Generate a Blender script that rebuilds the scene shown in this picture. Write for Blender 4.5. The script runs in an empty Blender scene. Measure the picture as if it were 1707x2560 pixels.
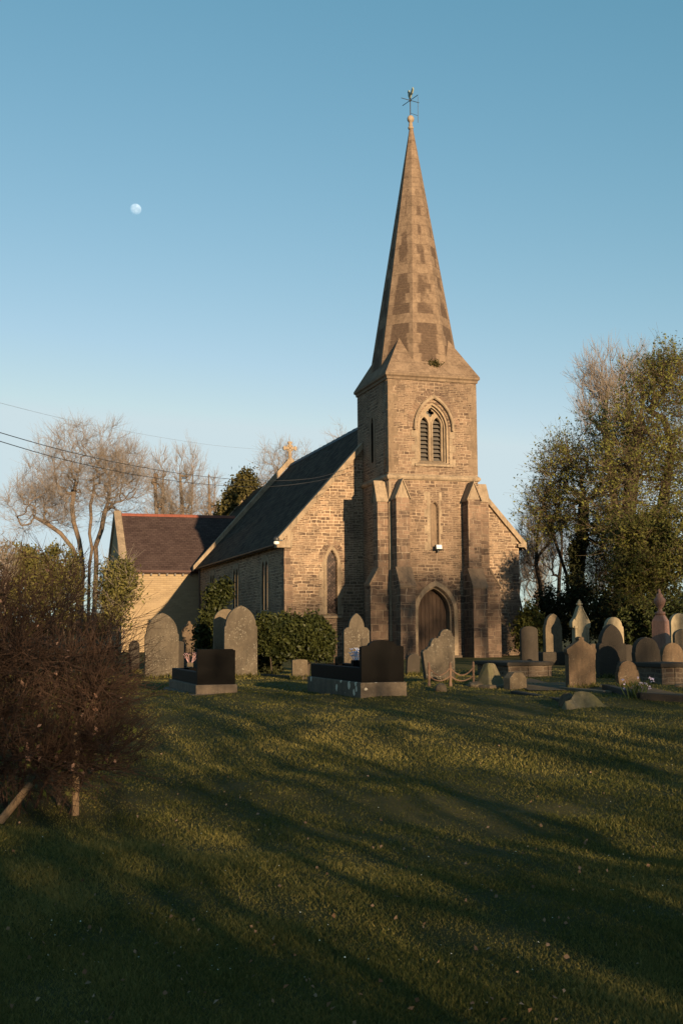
import bpy, bmesh, math, random
import numpy as np
from mathutils import Vector, Matrix

# ---------------------------------------------------------------- camera, sky, sun, exposure
R = math.radians
SC = bpy.context.scene
COL = SC.collection
CAM = np.array([-16.15016, -45.21545, 1.0859])
YAW, PITCH, ROLL, FPX = 0.302087, 0.10261, -0.00708, 2918.9      # FPX in pixels of the 1707 x 2560 frame
cy_, sy_, cp_, sp_ = math.cos(YAW), math.sin(YAW), math.cos(PITCH), math.sin(PITCH)
FWD = np.array([sy_*cp_, cy_*cp_, sp_])
RT0 = np.array([cy_, -sy_, 0.0]); UP0 = np.cross(RT0, FWD)
RT = math.cos(ROLL)*RT0 + math.sin(ROLL)*UP0
UP = -math.sin(ROLL)*RT0 + math.cos(ROLL)*UP0
cd = bpy.data.cameras.new('camera'); co = bpy.data.objects.new('camera', cd); COL.objects.link(co)
m = Matrix(((RT[0], UP[0], -FWD[0], CAM[0]), (RT[1], UP[1], -FWD[1], CAM[1]), (RT[2], UP[2], -FWD[2], CAM[2]), (0, 0, 0, 1)))
co.matrix_world = m
cd.sensor_fit = 'VERTICAL'; cd.sensor_height = 36.0; cd.lens = 36.0*FPX/2560.0
cd.clip_start = 0.1; cd.clip_end = 9000.0
SC.camera = co

SUN_EL = R(8.8); SUN_AZ = math.atan2(0.118, -1.0)                 # azimuth of the sun, clockwise from +Y
TO_SUN = Vector((math.sin(SUN_AZ)*math.cos(SUN_EL), math.cos(SUN_AZ)*math.cos(SUN_EL), math.sin(SUN_EL)))
w = bpy.data.worlds.new('World'); SC.world = w; w.use_nodes = True
wn, wl = w.node_tree.nodes, w.node_tree.links
bg = wn['Background']
sky = wn.new('ShaderNodeTexSky'); sky.sky_type = 'NISHITA'; sky.sun_disc = False
sky.sun_elevation = SUN_EL; sky.sun_rotation = SUN_AZ
sky.altitude = 50; sky.air_density = 1.0; sky.dust_density = 0.15; sky.ozone_density = 1.9
sx = wn.new('ShaderNodeSeparateColor'); cx = wn.new('ShaderNodeCombineColor')      # clear cool evening: a little more contrast in red, less in blue
wl.new(sky.outputs['Color'], sx.inputs[0])
for ch, (gain, power) in enumerate(((1.11, 1.33), (1.584, 0.82), (1.575, 0.79))):
    mn = wn.new('ShaderNodeMath'); mn.operation = 'MINIMUM'; mn.inputs[1].default_value = (2.75, 4.25, 4.9)[ch]; wl.new(sx.outputs[ch], mn.inputs[0])
    if ch == 0: red = mn
    if ch == 2:                                                    # the low sky stays pale blue instead of yellowing
        rb = wn.new('ShaderNodeMath'); rb.operation = 'MULTIPLY'; rb.inputs[1].default_value = 1.45; wl.new(red.outputs[0], rb.inputs[0])
        mx = wn.new('ShaderNodeMath'); mx.operation = 'MAXIMUM'; wl.new(mn.outputs[0], mx.inputs[0]); wl.new(rb.outputs[0], mx.inputs[1]); mn = mx
    pw = wn.new('ShaderNodeMath'); pw.operation = 'POWER'; pw.inputs[1].default_value = power; wl.new(mn.outputs[0], pw.inputs[0])
    mu = wn.new('ShaderNodeMath'); mu.operation = 'MULTIPLY'; mu.inputs[1].default_value = gain; wl.new(pw.outputs[0], mu.inputs[0]); wl.new(mu.outputs[0], cx.inputs[ch])
wl.new(cx.outputs[0], bg.inputs['Color'])
bg.inputs['Strength'].default_value = 0.069
ld = bpy.data.lights.new('sun', 'SUN'); ld.energy = 5.0; ld.angle = R(0.5); ld.color = (1.0, 0.725, 0.43)
lo = bpy.data.objects.new('sun', ld); COL.objects.link(lo)
lo.rotation_euler = TO_SUN.to_track_quat('Z', 'Y').to_euler()
SC.view_settings.view_transform = 'Standard'; SC.view_settings.look = 'None'
SC.view_settings.gamma = 1.0; SC.view_settings.use_curve_mapping = False
SC.view_settings.exposure = 1.05
SC.cycles.max_bounces = 6; SC.cycles.transparent_max_bounces = 12

# ---------------------------------------------------------------- helpers
FH = np.array([math.sin(YAW), math.cos(YAW), 0.0])                # horizontal forward
PX = 1707.0/1568.0                                                # my working pixels are 1568 wide

def sstep(a, b, x):
    t = np.clip((x-a)/(b-a), 0, 1); return t*t*(3-2*t)

def ground_z(x, y):
    x = np.asarray(x, float); y = np.asarray(y, float)
    s = (x-CAM[0])*FH[0] + (y-CAM[1])*FH[1]
    t = (x-CAM[0])*RT0[0] + (y-CAM[1])*RT0[1]
    z = -0.53 + 0.53*sstep(9.5, 20.0, s + 0.15*t)
    amp = sstep(3, 9, s)*(1-sstep(45, 70, s))
    b = 0.022*np.sin(0.9*x+1.3*y+0.5) + 0.018*np.sin(1.7*x-0.8*y+2.0) + 0.012*np.sin(3.1*x+2.3*y) + 0.009*np.sin(4.3*y-2.9*x+1)
    z = z + amp*b*(0.4+0.6*(1-sstep(24, 30, s)))
    z = z + 3.0*sstep(90, 400, s) - 1.5*sstep(-10, -60, -s)*0
    return z

def pix(u, v, d):
    """world point seen at working pixel (u, v) at depth d along the view"""
    q = FWD + RT*((u*PX-853.5)/FPX) + UP*((1280-v*PX)/FPX)
    return CAM + q*(d/1.0)

def foot(u, v):
    """where the view ray of pixel (u, v) meets the ground"""
    d = 4.0
    while d < 70:
        P = pix(u, v, d)
        if P[2] <= float(ground_z(P[0], P[1])):
            return P, d
        d += 0.02
    P = pix(u, v, 40); return P, 40.0

def stand(u, d):
    """ground point on the vertical through column u at depth d (for things whose foot is hidden)"""
    P = pix(u, 1451, d)
    return np.array([P[0], P[1], float(ground_z(P[0], P[1]))])

def mpp(d): return d*PX/FPX                                       # metres per working pixel at depth d

def new_mesh(name, V, F, mats=(), smooth=False, face_attr=None):
    """V (n,3); F list of faces or (m,k) array"""
    me = bpy.data.meshes.new(name)
    V = np.asarray(V, np.float32)
    if isinstance(F, np.ndarray):
        k = F.shape[1]; n = F.shape[0]
        me.vertices.add(len(V)); me.vertices.foreach_set('co', V.ravel())
        me.loops.add(n*k); me.loops.foreach_set('vertex_index', F.astype(np.int32).ravel())
        me.polygons.add(n); me.polygons.foreach_set('loop_start', np.arange(0, n*k, k, dtype=np.int32))
        me.update(calc_edges=True)
    else:
        me.from_pydata([tuple(map(float, v)) for v in V], [], F)
    if face_attr is not None:
        a = me.attributes.new('tint', 'FLOAT', 'FACE'); a.data.foreach_set('value', np.asarray(face_attr, np.float32))
    for mm in mats: me.materials.append(mm)
    if smooth:
        me.polygons.foreach_set('use_smooth', np.ones(len(me.polygons), bool))
    me.update()
    return me

def link(name, me, parent=None, loc=None):
    o = bpy.data.objects.new(name, me); COL.objects.link(o)
    if parent is not None: o.parent = parent
    if loc is not None: o.location = loc
    return o

def tag(o, label, cat, group=None):
    o['label'] = label; o['category'] = cat
    if group: o['group'] = group
    return o

def thing(name, label, cat, loc=(0, 0, 0), rz=0.0, group=None, tilt=None):
    o = bpy.data.objects.new(name, None); COL.objects.link(o)
    o.empty_display_size = 0.2
    o.location = tuple(map(float, loc)); o.rotation_euler = (0, 0, rz) if tilt is None else (tilt[0], tilt[1], rz)
    return tag(o, label, cat, group)

class MB:
    def __init__(s): s.V = []; s.F = []
    def add(s, vs, fs):
        b = len(s.V); s.V += [tuple(map(float, v)) for v in vs]; s.F += [tuple(b+i for i in f) for f in fs]; return s
    def box(s, x0, x1, y0, y1, z0, z1, c=0.0):
        """a box; c > 0 chamfers its upper edges"""
        if c <= 0:
            vs = [(x0,y0,z0),(x1,y0,z0),(x1,y1,z0),(x0,y1,z0),(x0,y0,z1),(x1,y0,z1),(x1,y1,z1),(x0,y1,z1)]
            return s.add(vs, [(3,2,1,0),(4,5,6,7),(0,1,5,4),(1,2,6,5),(2,3,7,6),(3,0,4,7)])
        zc = z1-c
        vs = [(x0,y0,z0),(x1,y0,z0),(x1,y1,z0),(x0,y1,z0),(x0,y0,zc),(x1,y0,zc),(x1,y1,zc),(x0,y1,zc),
              (x0+c,y0+c,z1),(x1-c,y0+c,z1),(x1-c,y1-c,z1),(x0+c,y1-c,z1)]
        return s.add(vs, [(3,2,1,0),(8,9,10,11),(0,1,5,4),(1,2,6,5),(2,3,7,6),(3,0,4,7),(4,5,9,8),(5,6,10,9),(6,7,11,10),(7,4,8,11)])
    def extrude(s, poly, fn0, fn1):
        """poly: 2-D points; fn0 / fn1 map a point to the near and the far face"""
        n = len(poly)
        vs = [fn0(*p) for p in poly] + [fn1(*p) for p in poly]
        fs = [tuple(range(n)), tuple(range(2*n-1, n-1, -1))] + [(i, i+n, (i+1) % n + n, (i+1) % n) for i in range(n)]
        return s.add(vs, fs)
    def slab_y(s, poly, y0, y1): return s.extrude(poly, lambda x, z: (x, y0, z), lambda x, z: (x, y1, z))
    def slab_x(s, poly, x0, x1): return s.extrude(poly, lambda y, z: (x0, y, z), lambda y, z: (x1, y, z))
    def tube(s, pts, rad, n=8, caps=True):
        pts = [Vector(p) for p in pts]
        if not hasattr(rad, '__len__'): rad = [rad]*len(pts)
        b = len(s.V); prev = None
        for i, p in enumerate(pts):
            t = (pts[min(i+1, len(pts)-1)] - pts[max(i-1, 0)]).normalized()
            a = t.orthogonal().normalized() if prev is None else (prev - t*prev.dot(t)).normalized()
            prev = a; bb = t.cross(a)
            for k in range(n):
                an = 2*math.pi*k/n
                s.V.append(tuple(p + (a*math.cos(an)+bb*math.sin(an))*rad[i]))
        for i in range(len(pts)-1):
            for k in range(n):
                s.F.append((b+i*n+k, b+i*n+(k+1) % n, b+(i+1)*n+(k+1) % n, b+(i+1)*n+k))
        if caps:
            s.F.append(tuple(b+k for k in reversed(range(n)))); e = b+(len(pts)-1)*n; s.F.append(tuple(e+k for k in range(n)))
        return s
    def lathe(s, prof, cx=0, cy=0, n=16, rot=0.0):
        b = len(s.V)
        for r, z in prof:
            for k in range(n):
                an = rot+2*math.pi*k/n; s.V.append((cx+r*math.cos(an), cy+r*math.sin(an), z))
        for i in range(len(prof)-1):
            for k in range(n):
                s.F.append((b+i*n+k, b+i*n+(k+1) % n, b+(i+1)*n+(k+1) % n, b+(i+1)*n+k))
        s.F.append(tuple(b+k for k in reversed(range(n)))); e = b+(len(prof)-1)*n; s.F.append(tuple(e+k for k in range(n)))
        return s
    def build(s, name, mat, parent=None, smooth=False, bevel=0.0, rough=0.0, seed=0):
        me = bpy.data.meshes.new(name); me.from_pydata(s.V, [], s.F)
        bm = bmesh.new(); bm.from_mesh(me)
        bmesh.ops.recalc_face_normals(bm, faces=bm.faces)
        if bevel > 0:
            ed = [e for e in bm.edges if len(e.link_faces) == 2 and e.calc_face_angle(0) > 0.5]
            bmesh.ops.bevel(bm, geom=ed, offset=bevel, segments=2, profile=0.6, affect='EDGES', clamp_overlap=True)
        if rough > 0:
            rg = random.Random(seed)
            for v in bm.verts: v.co += Vector((rg.uniform(-1, 1), rg.uniform(-1, 1), rg.uniform(-1, 1)))*rough
        bm.to_mesh(me); bm.free()
        me.materials.append(mat)
        if smooth: me.polygons.foreach_set('use_smooth', np.ones(len(me.polygons), bool))
        return link(name, me, parent)

def arch(cx, hw, z0, zs, rise, n=10):
    """pointed-arch outline, counter-clockwise from lower left"""
    k = (rise*rise-hw*hw)/(2*hw); r = hw+k
    a1 = math.atan2(rise, k)                                       # angle at the apex for a centre at +k
    right = [(cx-k+r*math.cos(t), zs+r*math.sin(t)) for t in np.linspace(0, a1, n)]
    left = [(2*cx-x, z) for x, z in right[:-1]][::-1]
    return [(cx-hw, z0), (cx+hw, z0)] + right + left

def plate(loops, mp, name, mat, parent, thick, bevel=0.0):
    """a flat slab with holes (even-odd), mp maps (a, b, c) to the scene, c in 0..thick"""
    cu = bpy.data.curves.new('outline', 'CURVE'); cu.dimensions = '2D'; cu.fill_mode = 'BOTH'; cu.extrude = thick/2
    for lp in loops:
        sp = cu.splines.new('POLY'); sp.points.add(len(lp)-1)
        for q, p in zip(sp.points, lp): q.co = (p[0], p[1], 0, 1)
        sp.use_cyclic_u = True
    ob = bpy.data.objects.new('outline', cu); COL.objects.link(ob)
    dg = bpy.context.evaluated_depsgraph_get()
    me = bpy.data.meshes.new_from_object(ob.evaluated_get(dg))
    bpy.data.objects.remove(ob); bpy.data.curves.remove(cu)
    me.name = name
    for v in me.vertices: v.co = mp(v.co.x, v.co.y, v.co.z+thick/2)
    bm = bmesh.new(); bm.from_mesh(me)
    bmesh.ops.remove_doubles(bm, verts=bm.verts, dist=1e-5)
    bmesh.ops.recalc_face_normals(bm, faces=bm.faces); bm.to_mesh(me); bm.free()
    me.materials.clear(); me.materials.append(mat)
    return link(name, me, parent)

def at_y(y0): return lambda a, b, c: (a, y0+c, b)                  # slab facing -y
def at_x(x0): return lambda a, b, c: (x0+c, a, b)                  # slab facing -x

# ---------------------------------------------------------------- materials
class NT:
    def __init__(s, name, rough=0.9, spec=0.2):
        s.m = bpy.data.materials.new(name); s.m.use_nodes = True
        s.n = s.m.node_tree.nodes; s.l = s.m.node_tree.links; s.p = s.n['Principled BSDF']
        s.p.inputs['Roughness'].default_value = rough
        s.p.inputs['Specular IOR Level'].default_value = spec
        s.tc = s.n.new('ShaderNodeTexCoord')
    def put(s, sock, v):
        if hasattr(v, 'is_linked'): s.l.new(v, sock)
        elif isinstance(v, (tuple, list)) and len(v) == 3 and len(sock.default_value) == 4: sock.default_value = (*v, 1)
        else: sock.default_value = v
    def node(s, typ, ins=None, **kw):
        nd = s.n.new(typ)
        for k, v in kw.items(): setattr(nd, k, v)
        for k, v in (ins or {}).items(): s.put(nd.inputs[k], v)
        return nd
    def math(s, op, a, b=0.0, c=0.0):
        nd = s.node('ShaderNodeMath', operation=op)
        for i, v in enumerate((a, b, c)): s.put(nd.inputs[i], v)
        return nd.outputs[0]
    def noise(s, scale, detail=4, rough=0.6, vec=None, dist=0.0):
        return s.node('ShaderNodeTexNoise', {'Vector': vec if vec is not None else s.tc.outputs['Object'], 'Scale': scale, 'Detail': detail, 'Roughness': rough, 'Distortion': dist}).outputs['Fac']
    def ramp(s, fac, lo, hi):
        return s.node('ShaderNodeMapRange', {'Value': fac, 'From Min': lo, 'From Max': hi}).outputs[0]
    def mix(s, fac, a, b, mode='MIX'):
        nd = s.n.new('ShaderNodeMix'); nd.data_type = 'RGBA'; nd.blend_type = mode
        s.put(nd.inputs[0], fac); s.put(nd.inputs[6], a); s.put(nd.inputs[7], b); return nd.outputs[2]
    def bump(s, h, strength=0.5, dist=0.02):
        b = s.node('ShaderNodeBump', {'Height': h, 'Strength': strength, 'Distance': dist}); s.l.new(b.outputs[0], s.p.inputs['Normal'])
    def color(s, c): s.put(s.p.inputs['Base Color'], c); return s
    def sep(s, out):
        return s.node('ShaderNodeSeparateXYZ', {0: out}).outputs
    def comb(s, x, y, z=0.0):
        return s.node('ShaderNodeCombineXYZ', {0: x, 1: y, 2: z}).outputs[0]

def masonry(name, c1, c2, mortar, bw=0.36, rh=0.14, lichen=0.35, stain_shade=True):
    t = NT(name, 0.92, 0.15)
    o = t.sep(t.tc.outputs['Object'])
    u = t.math('ADD', o[0], o[1])
    n1 = t.node('ShaderNodeTexNoise', {'Vector': t.tc.outputs['Object'], 'Scale': 2.6, 'Detail': 3}).outputs['Color']
    ns = t.sep(n1)
    uu = t.math('MULTIPLY_ADD', ns[0], 0.16, u); vv = t.math('MULTIPLY_ADD', ns[1], 0.11, o[2])
    vec = t.comb(uu, vv)
    def brick(w, r, ms, sq):
        return t.node('ShaderNodeTexBrick', {'Vector': vec, 'Color1': c1, 'Color2': c2, 'Mortar': mortar, 'Scale': 1.0, 'Mortar Size': ms,
                      'Mortar Smooth': 0.25, 'Bias': -0.1, 'Brick Width': w, 'Row Height': r}, offset=0.43, squash=sq, squash_frequency=3)
    b1 = brick(bw, rh, 0.019, 0.7); b2 = brick(bw*0.8, rh*0.55, 0.013, 1.5)
    sel = t.ramp(t.noise(1.3, 2, 0.5, vec=t.comb(t.math('MULTIPLY', u, 0.6), t.math('SNAP', vv, rh))), 0.47, 0.53)
    col = t.mix(sel, b1.outputs['Color'], b2.outputs['Color'])
    fac = t.math('ADD', t.math('MULTIPLY', b1.outputs['Fac'], t.math('SUBTRACT', 1.0, sel)), t.math('MULTIPLY', b2.outputs['Fac'], sel))
    pick = t.node('ShaderNodeTexWhiteNoise', {'Vector': t.comb(t.math('FLOOR', t.math('MULTIPLY_ADD', t.math('FLOOR', t.math('MULTIPLY', vv, 1/rh)), 0.43, t.math('MULTIPLY', uu, 1/bw))), t.math('FLOOR', t.math('MULTIPLY', vv, 1/rh)))}, noise_dimensions='3D').outputs['Value']
    col = t.mix(t.math('MULTIPLY', t.math('GREATER_THAN', pick, 0.80), t.math('SUBTRACT', 0.75, fac)), col, t.mix(0.5, c2, (0.035, 0.022, 0.018)))
    col = t.mix(t.math('MULTIPLY', t.math('LESS_THAN', pick, 0.14), t.math('SUBTRACT', 0.7, fac)), col, tuple(x*1.25 for x in c1))
    col = t.mix(t.ramp(t.noise(0.5, 4), 0.35, 0.7), col, t.mix(0.45, col, (0.07, 0.05, 0.04)))          # broad weathering
    col = t.mix(t.ramp(t.noise(5.0, 5, 0.7), 0.4, 0.75), col, t.mix(0.22, col, (0.34, 0.27, 0.19)))       # fading on stones
    if stain_shade:
        low = t.ramp(t.math('ADD', o[2], t.math('MULTIPLY', t.noise(0.8, 3), 2.4)), 5.6, 2.0)  # lower wall darker: real stains plus dappled shade put into the colour
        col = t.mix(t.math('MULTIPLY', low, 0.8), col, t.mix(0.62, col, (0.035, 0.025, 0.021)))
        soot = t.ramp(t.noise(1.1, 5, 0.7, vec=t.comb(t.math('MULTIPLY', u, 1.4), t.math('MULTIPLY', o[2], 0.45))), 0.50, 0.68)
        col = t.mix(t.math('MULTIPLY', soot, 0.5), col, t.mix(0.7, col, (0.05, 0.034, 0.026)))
    sp = t.ramp(t.noise(2.2, 6, 0.75), 0.69, 0.72)
    col = t.mix(t.math('MULTIPLY', sp, lichen), col, (0.5, 0.45, 0.36))
    t.color(col)
    h = t.math('ADD', t.math('MULTIPLY', fac, -1.0), t.math('MULTIPLY', t.noise(14, 5, 0.7), 0.8))
    t.bump(h, 0.9, 0.03)
    return t.m

def stone(name, c, c2, lichen=(0.45, 0.42, 0.33), amount=0.5, scale=6.0, rough=0.9, spots=True):
    t = NT(name, rough, 0.2)
    va = t.node('ShaderNodeVectorMath', operation='ADD'); oi = t.n.new('ShaderNodeObjectInfo')
    t.l.new(t.tc.outputs['Object'], va.inputs[0]); t.l.new(oi.outputs['Location'], va.inputs[1]); vec = va.outputs[0]
    col = t.mix(t.ramp(t.noise(scale*0.35, 5, 0.65, vec=vec), 0.32, 0.68), c, c2)
    col = t.mix(t.ramp(t.noise(scale*3, 5, 0.7, vec=vec), 0.3, 0.8), t.mix(0.42, col, (0.03, 0.025, 0.02)), col)
    st = t.ramp(t.noise(1.0, 5, 0.7, vec=t.node('ShaderNodeVectorMath', {0: vec, 1: (scale*2.2, scale*2.2, scale*0.35)}, operation='MULTIPLY').outputs[0]), 0.48, 0.68)
    col = t.mix(t.math('MULTIPLY', st, 0.55), col, t.mix(0.65, col, (0.02, 0.017, 0.012)))
    if spots:
        sp = t.math('MULTIPLY', t.ramp(t.noise(scale*5.0, 6, 0.75, vec=vec), 0.56, 0.68), t.ramp(t.noise(scale*0.6, 3, 0.6, vec=vec), 0.42, 0.58))
        col = t.mix(t.math('MULTIPLY', sp, amount), col, lichen)
    t.color(col)
    t.bump(t.noise(scale*6, 5, 0.7), 0.5, 0.02)
    return t.m

def simple(name, c, rough=0.6, spec=0.3, var=0.25, scale=8.0, metal=0.0):
    t = NT(name, rough, spec)
    t.color(t.mix(t.noise(scale, 4), tuple(x*(1-var) for x in c), tuple(x*(1+var) for x in c)))
    t.p.inputs['Metallic'].default_value = metal
    return t.m

def slates(name, c1, c2, axis, rh=0.17, bw=0.26):
    t = NT(name, 0.85, 0.03)
    o = t.sep(t.tc.outputs['Object'])
    vec = t.comb(o[axis], t.math('MULTIPLY', o[2], 1.36))
    b = t.node('ShaderNodeTexBrick', {'Vector': vec, 'Color1': c1, 'Color2': c2, 'Mortar': tuple(x*0.25 for x in c1), 'Scale': 1.0,
               'Mortar Size': 0.008, 'Mortar Smooth': 0.2, 'Bias': 0.0, 'Brick Width': bw, 'Row Height': rh})
    col = t.mix(t.ramp(t.noise(0.9, 5, 0.7), 0.35, 0.75), b.outputs['Color'], t.mix(0.35, b.outputs['Color'], tuple(x*1.7 for x in c2)))
    sp = t.ramp(t.noise(3.0, 5, 0.8), 0.70, 0.73)
    col = t.mix(t.math('MULTIPLY', sp, 0.3), col, (0.3, 0.28, 0.24))
    t.color(col)
    saw = t.math('FRACT', t.math('MULTIPLY', t.math('MULTIPLY', o[2], 1.36), 1/rh))
    h = t.math('ADD', t.math('MULTIPLY', saw, -1.2), t.math('MULTIPLY', b.outputs['Fac'], -0.6))
    t.bump(h, 0.7, 0.02)
    return t.m

def leaf_mat(name, c_lo, c_hi, trans=0.25, rough=0.6):
    t = NT(name, rough, 0.12)
    a = t.node('ShaderNodeAttribute', attribute_name='tint').outputs['Fac']
    col = t.mix(a, c_lo, c_hi); t.color(col)
    tr = t.node('ShaderNodeBsdfTranslucent', {'Color': t.mix(0.4, col, c_hi)})
    mx = t.node('ShaderNodeMixShader', {0: trans}); t.l.new(t.p.outputs[0], mx.inputs[1]); t.l.new(tr.outputs[0], mx.inputs[2])
    t.l.new(mx.outputs[0], t.n['Material Output'].inputs['Surface'])
    return t.m

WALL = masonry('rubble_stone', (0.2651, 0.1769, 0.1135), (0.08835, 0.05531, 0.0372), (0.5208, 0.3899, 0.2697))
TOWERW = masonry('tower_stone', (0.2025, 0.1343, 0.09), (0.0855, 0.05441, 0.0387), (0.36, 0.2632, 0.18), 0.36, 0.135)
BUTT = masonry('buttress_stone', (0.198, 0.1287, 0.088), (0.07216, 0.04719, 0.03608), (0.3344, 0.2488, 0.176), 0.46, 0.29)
DRESS = stone('dressed_stone', (0.2495, 0.1776, 0.1182), (0.1663, 0.1145, 0.07577), amount=0.25, scale=3.0)
COPE = stone('coping_stone', (0.3795, 0.2881, 0.1955), (0.2243, 0.166, 0.1127), amount=0.3, scale=4.0)
SLATE = slates('grey_slates', (0.019, 0.0125, 0.009), (0.060, 0.043, 0.031), 1, 0.24, 0.34)
PSLATE = slates('purple_slates', (0.043, 0.0285, 0.026), (0.064, 0.044, 0.039), 0, 0.16, 0.28)
RIDGE = simple('red_ridge_tile', (0.20, 0.065, 0.042), 0.8, 0.2, 0.3, 3.0)
GRIDGE = simple('grey_ridge_tile', (0.06, 0.063, 0.07), 0.7, 0.3, 0.3, 3.0)
IRON = simple('dark_iron', (0.02, 0.022, 0.024), 0.55, 0.4, 0.3, 20)
GUTTER = simple('gutter_paint', (0.045, 0.035, 0.03), 0.5, 0.4, 0.3, 10)
WHITE = simple('white_paint', (0.7, 0.68, 0.64), 0.5, 0.3, 0.1, 10)
GRANITE = simple('black_granite', (0.0045, 0.004, 0.0036), 0.6, 0.03, 0.4, 60)
def spotted(name, c, c2):
    m = stone(name, c, c2, amount=0.2, scale=3.0); n, l = m.node_tree.nodes, m.node_tree.links
    p = n['Principled BSDF']; old = p.inputs['Base Color'].links[0].from_socket
    tc = n.new('ShaderNodeTexCoord'); v = n.new('ShaderNodeTexVoronoi'); v.inputs['Scale'].default_value = 6.5; v.inputs['Randomness'].default_value = 1.0; l.new(tc.outputs['Object'], v.inputs['Vector'])
    sz = n.new('ShaderNodeSeparateColor'); l.new(v.outputs['Color'], sz.inputs[0])
    nz = n.new('ShaderNodeTexNoise'); nz.inputs['Scale'].default_value = 25; l.new(tc.outputs['Object'], nz.inputs['Vector'])
    th = n.new('ShaderNodeMath'); th.operation = 'MULTIPLY_ADD'; l.new(sz.outputs[0], th.inputs[0]); th.inputs[1].default_value = 0.72; th.inputs[2].default_value = -0.12
    ds = n.new('ShaderNodeMath'); ds.operation = 'MULTIPLY_ADD'; l.new(nz.outputs['Fac'], ds.inputs[0]); ds.inputs[1].default_value = 0.25; l.new(v.outputs['Distance'], ds.inputs[2])
    lt = n.new('ShaderNodeMath'); lt.operation = 'LESS_THAN'; l.new(ds.outputs[0], lt.inputs[0]); l.new(th.outputs[0], lt.inputs[1])
    mx = n.new('ShaderNodeMix'); mx.data_type = 'RGBA'; l.new(lt.outputs[0], mx.inputs[0]); l.new(old, mx.inputs[6]); mx.inputs[7].default_value = (0.52, 0.46, 0.36, 1); l.new(mx.outputs[2], p.inputs['Base Color'])
    return m
CONC = spotted('concrete_plinth', (0.1615, 0.1232, 0.085), (0.102, 0.0765, 0.05525))
PLAIN_CONC = stone('plain_plinth', (0.1573, 0.119, 0.085), (0.09775, 0.0748, 0.05525), amount=0.2, scale=3.0)

def cream_wall():
    t = NT('cream_coursed_stone', 0.9, 0.15)
    o = t.sep(t.tc.outputs['Object'])
    vec = t.comb(t.math('ADD', o[0], o[1]), o[2])
    b = t.node('ShaderNodeTexBrick', {'Vector': vec, 'Color1': (0.29, 0.218, 0.13), 'Color2': (0.23, 0.168, 0.10), 'Mortar': (0.19, 0.14, 0.09), 'Scale': 1.0,
               'Mortar Size': 0.008, 'Mortar Smooth': 0.4, 'Brick Width': 0.36, 'Row Height': 0.12})
    t.color(t.mix(t.ramp(t.noise(1.2, 4), 0.3, 0.8), b.outputs['Color'], (0.26, 0.195, 0.125)))
    t.bump(t.math('MULTIPLY', b.outputs['Fac'], -1.0), 0.6, 0.02)
    return t.m
CREAM = cream_wall()

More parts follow.
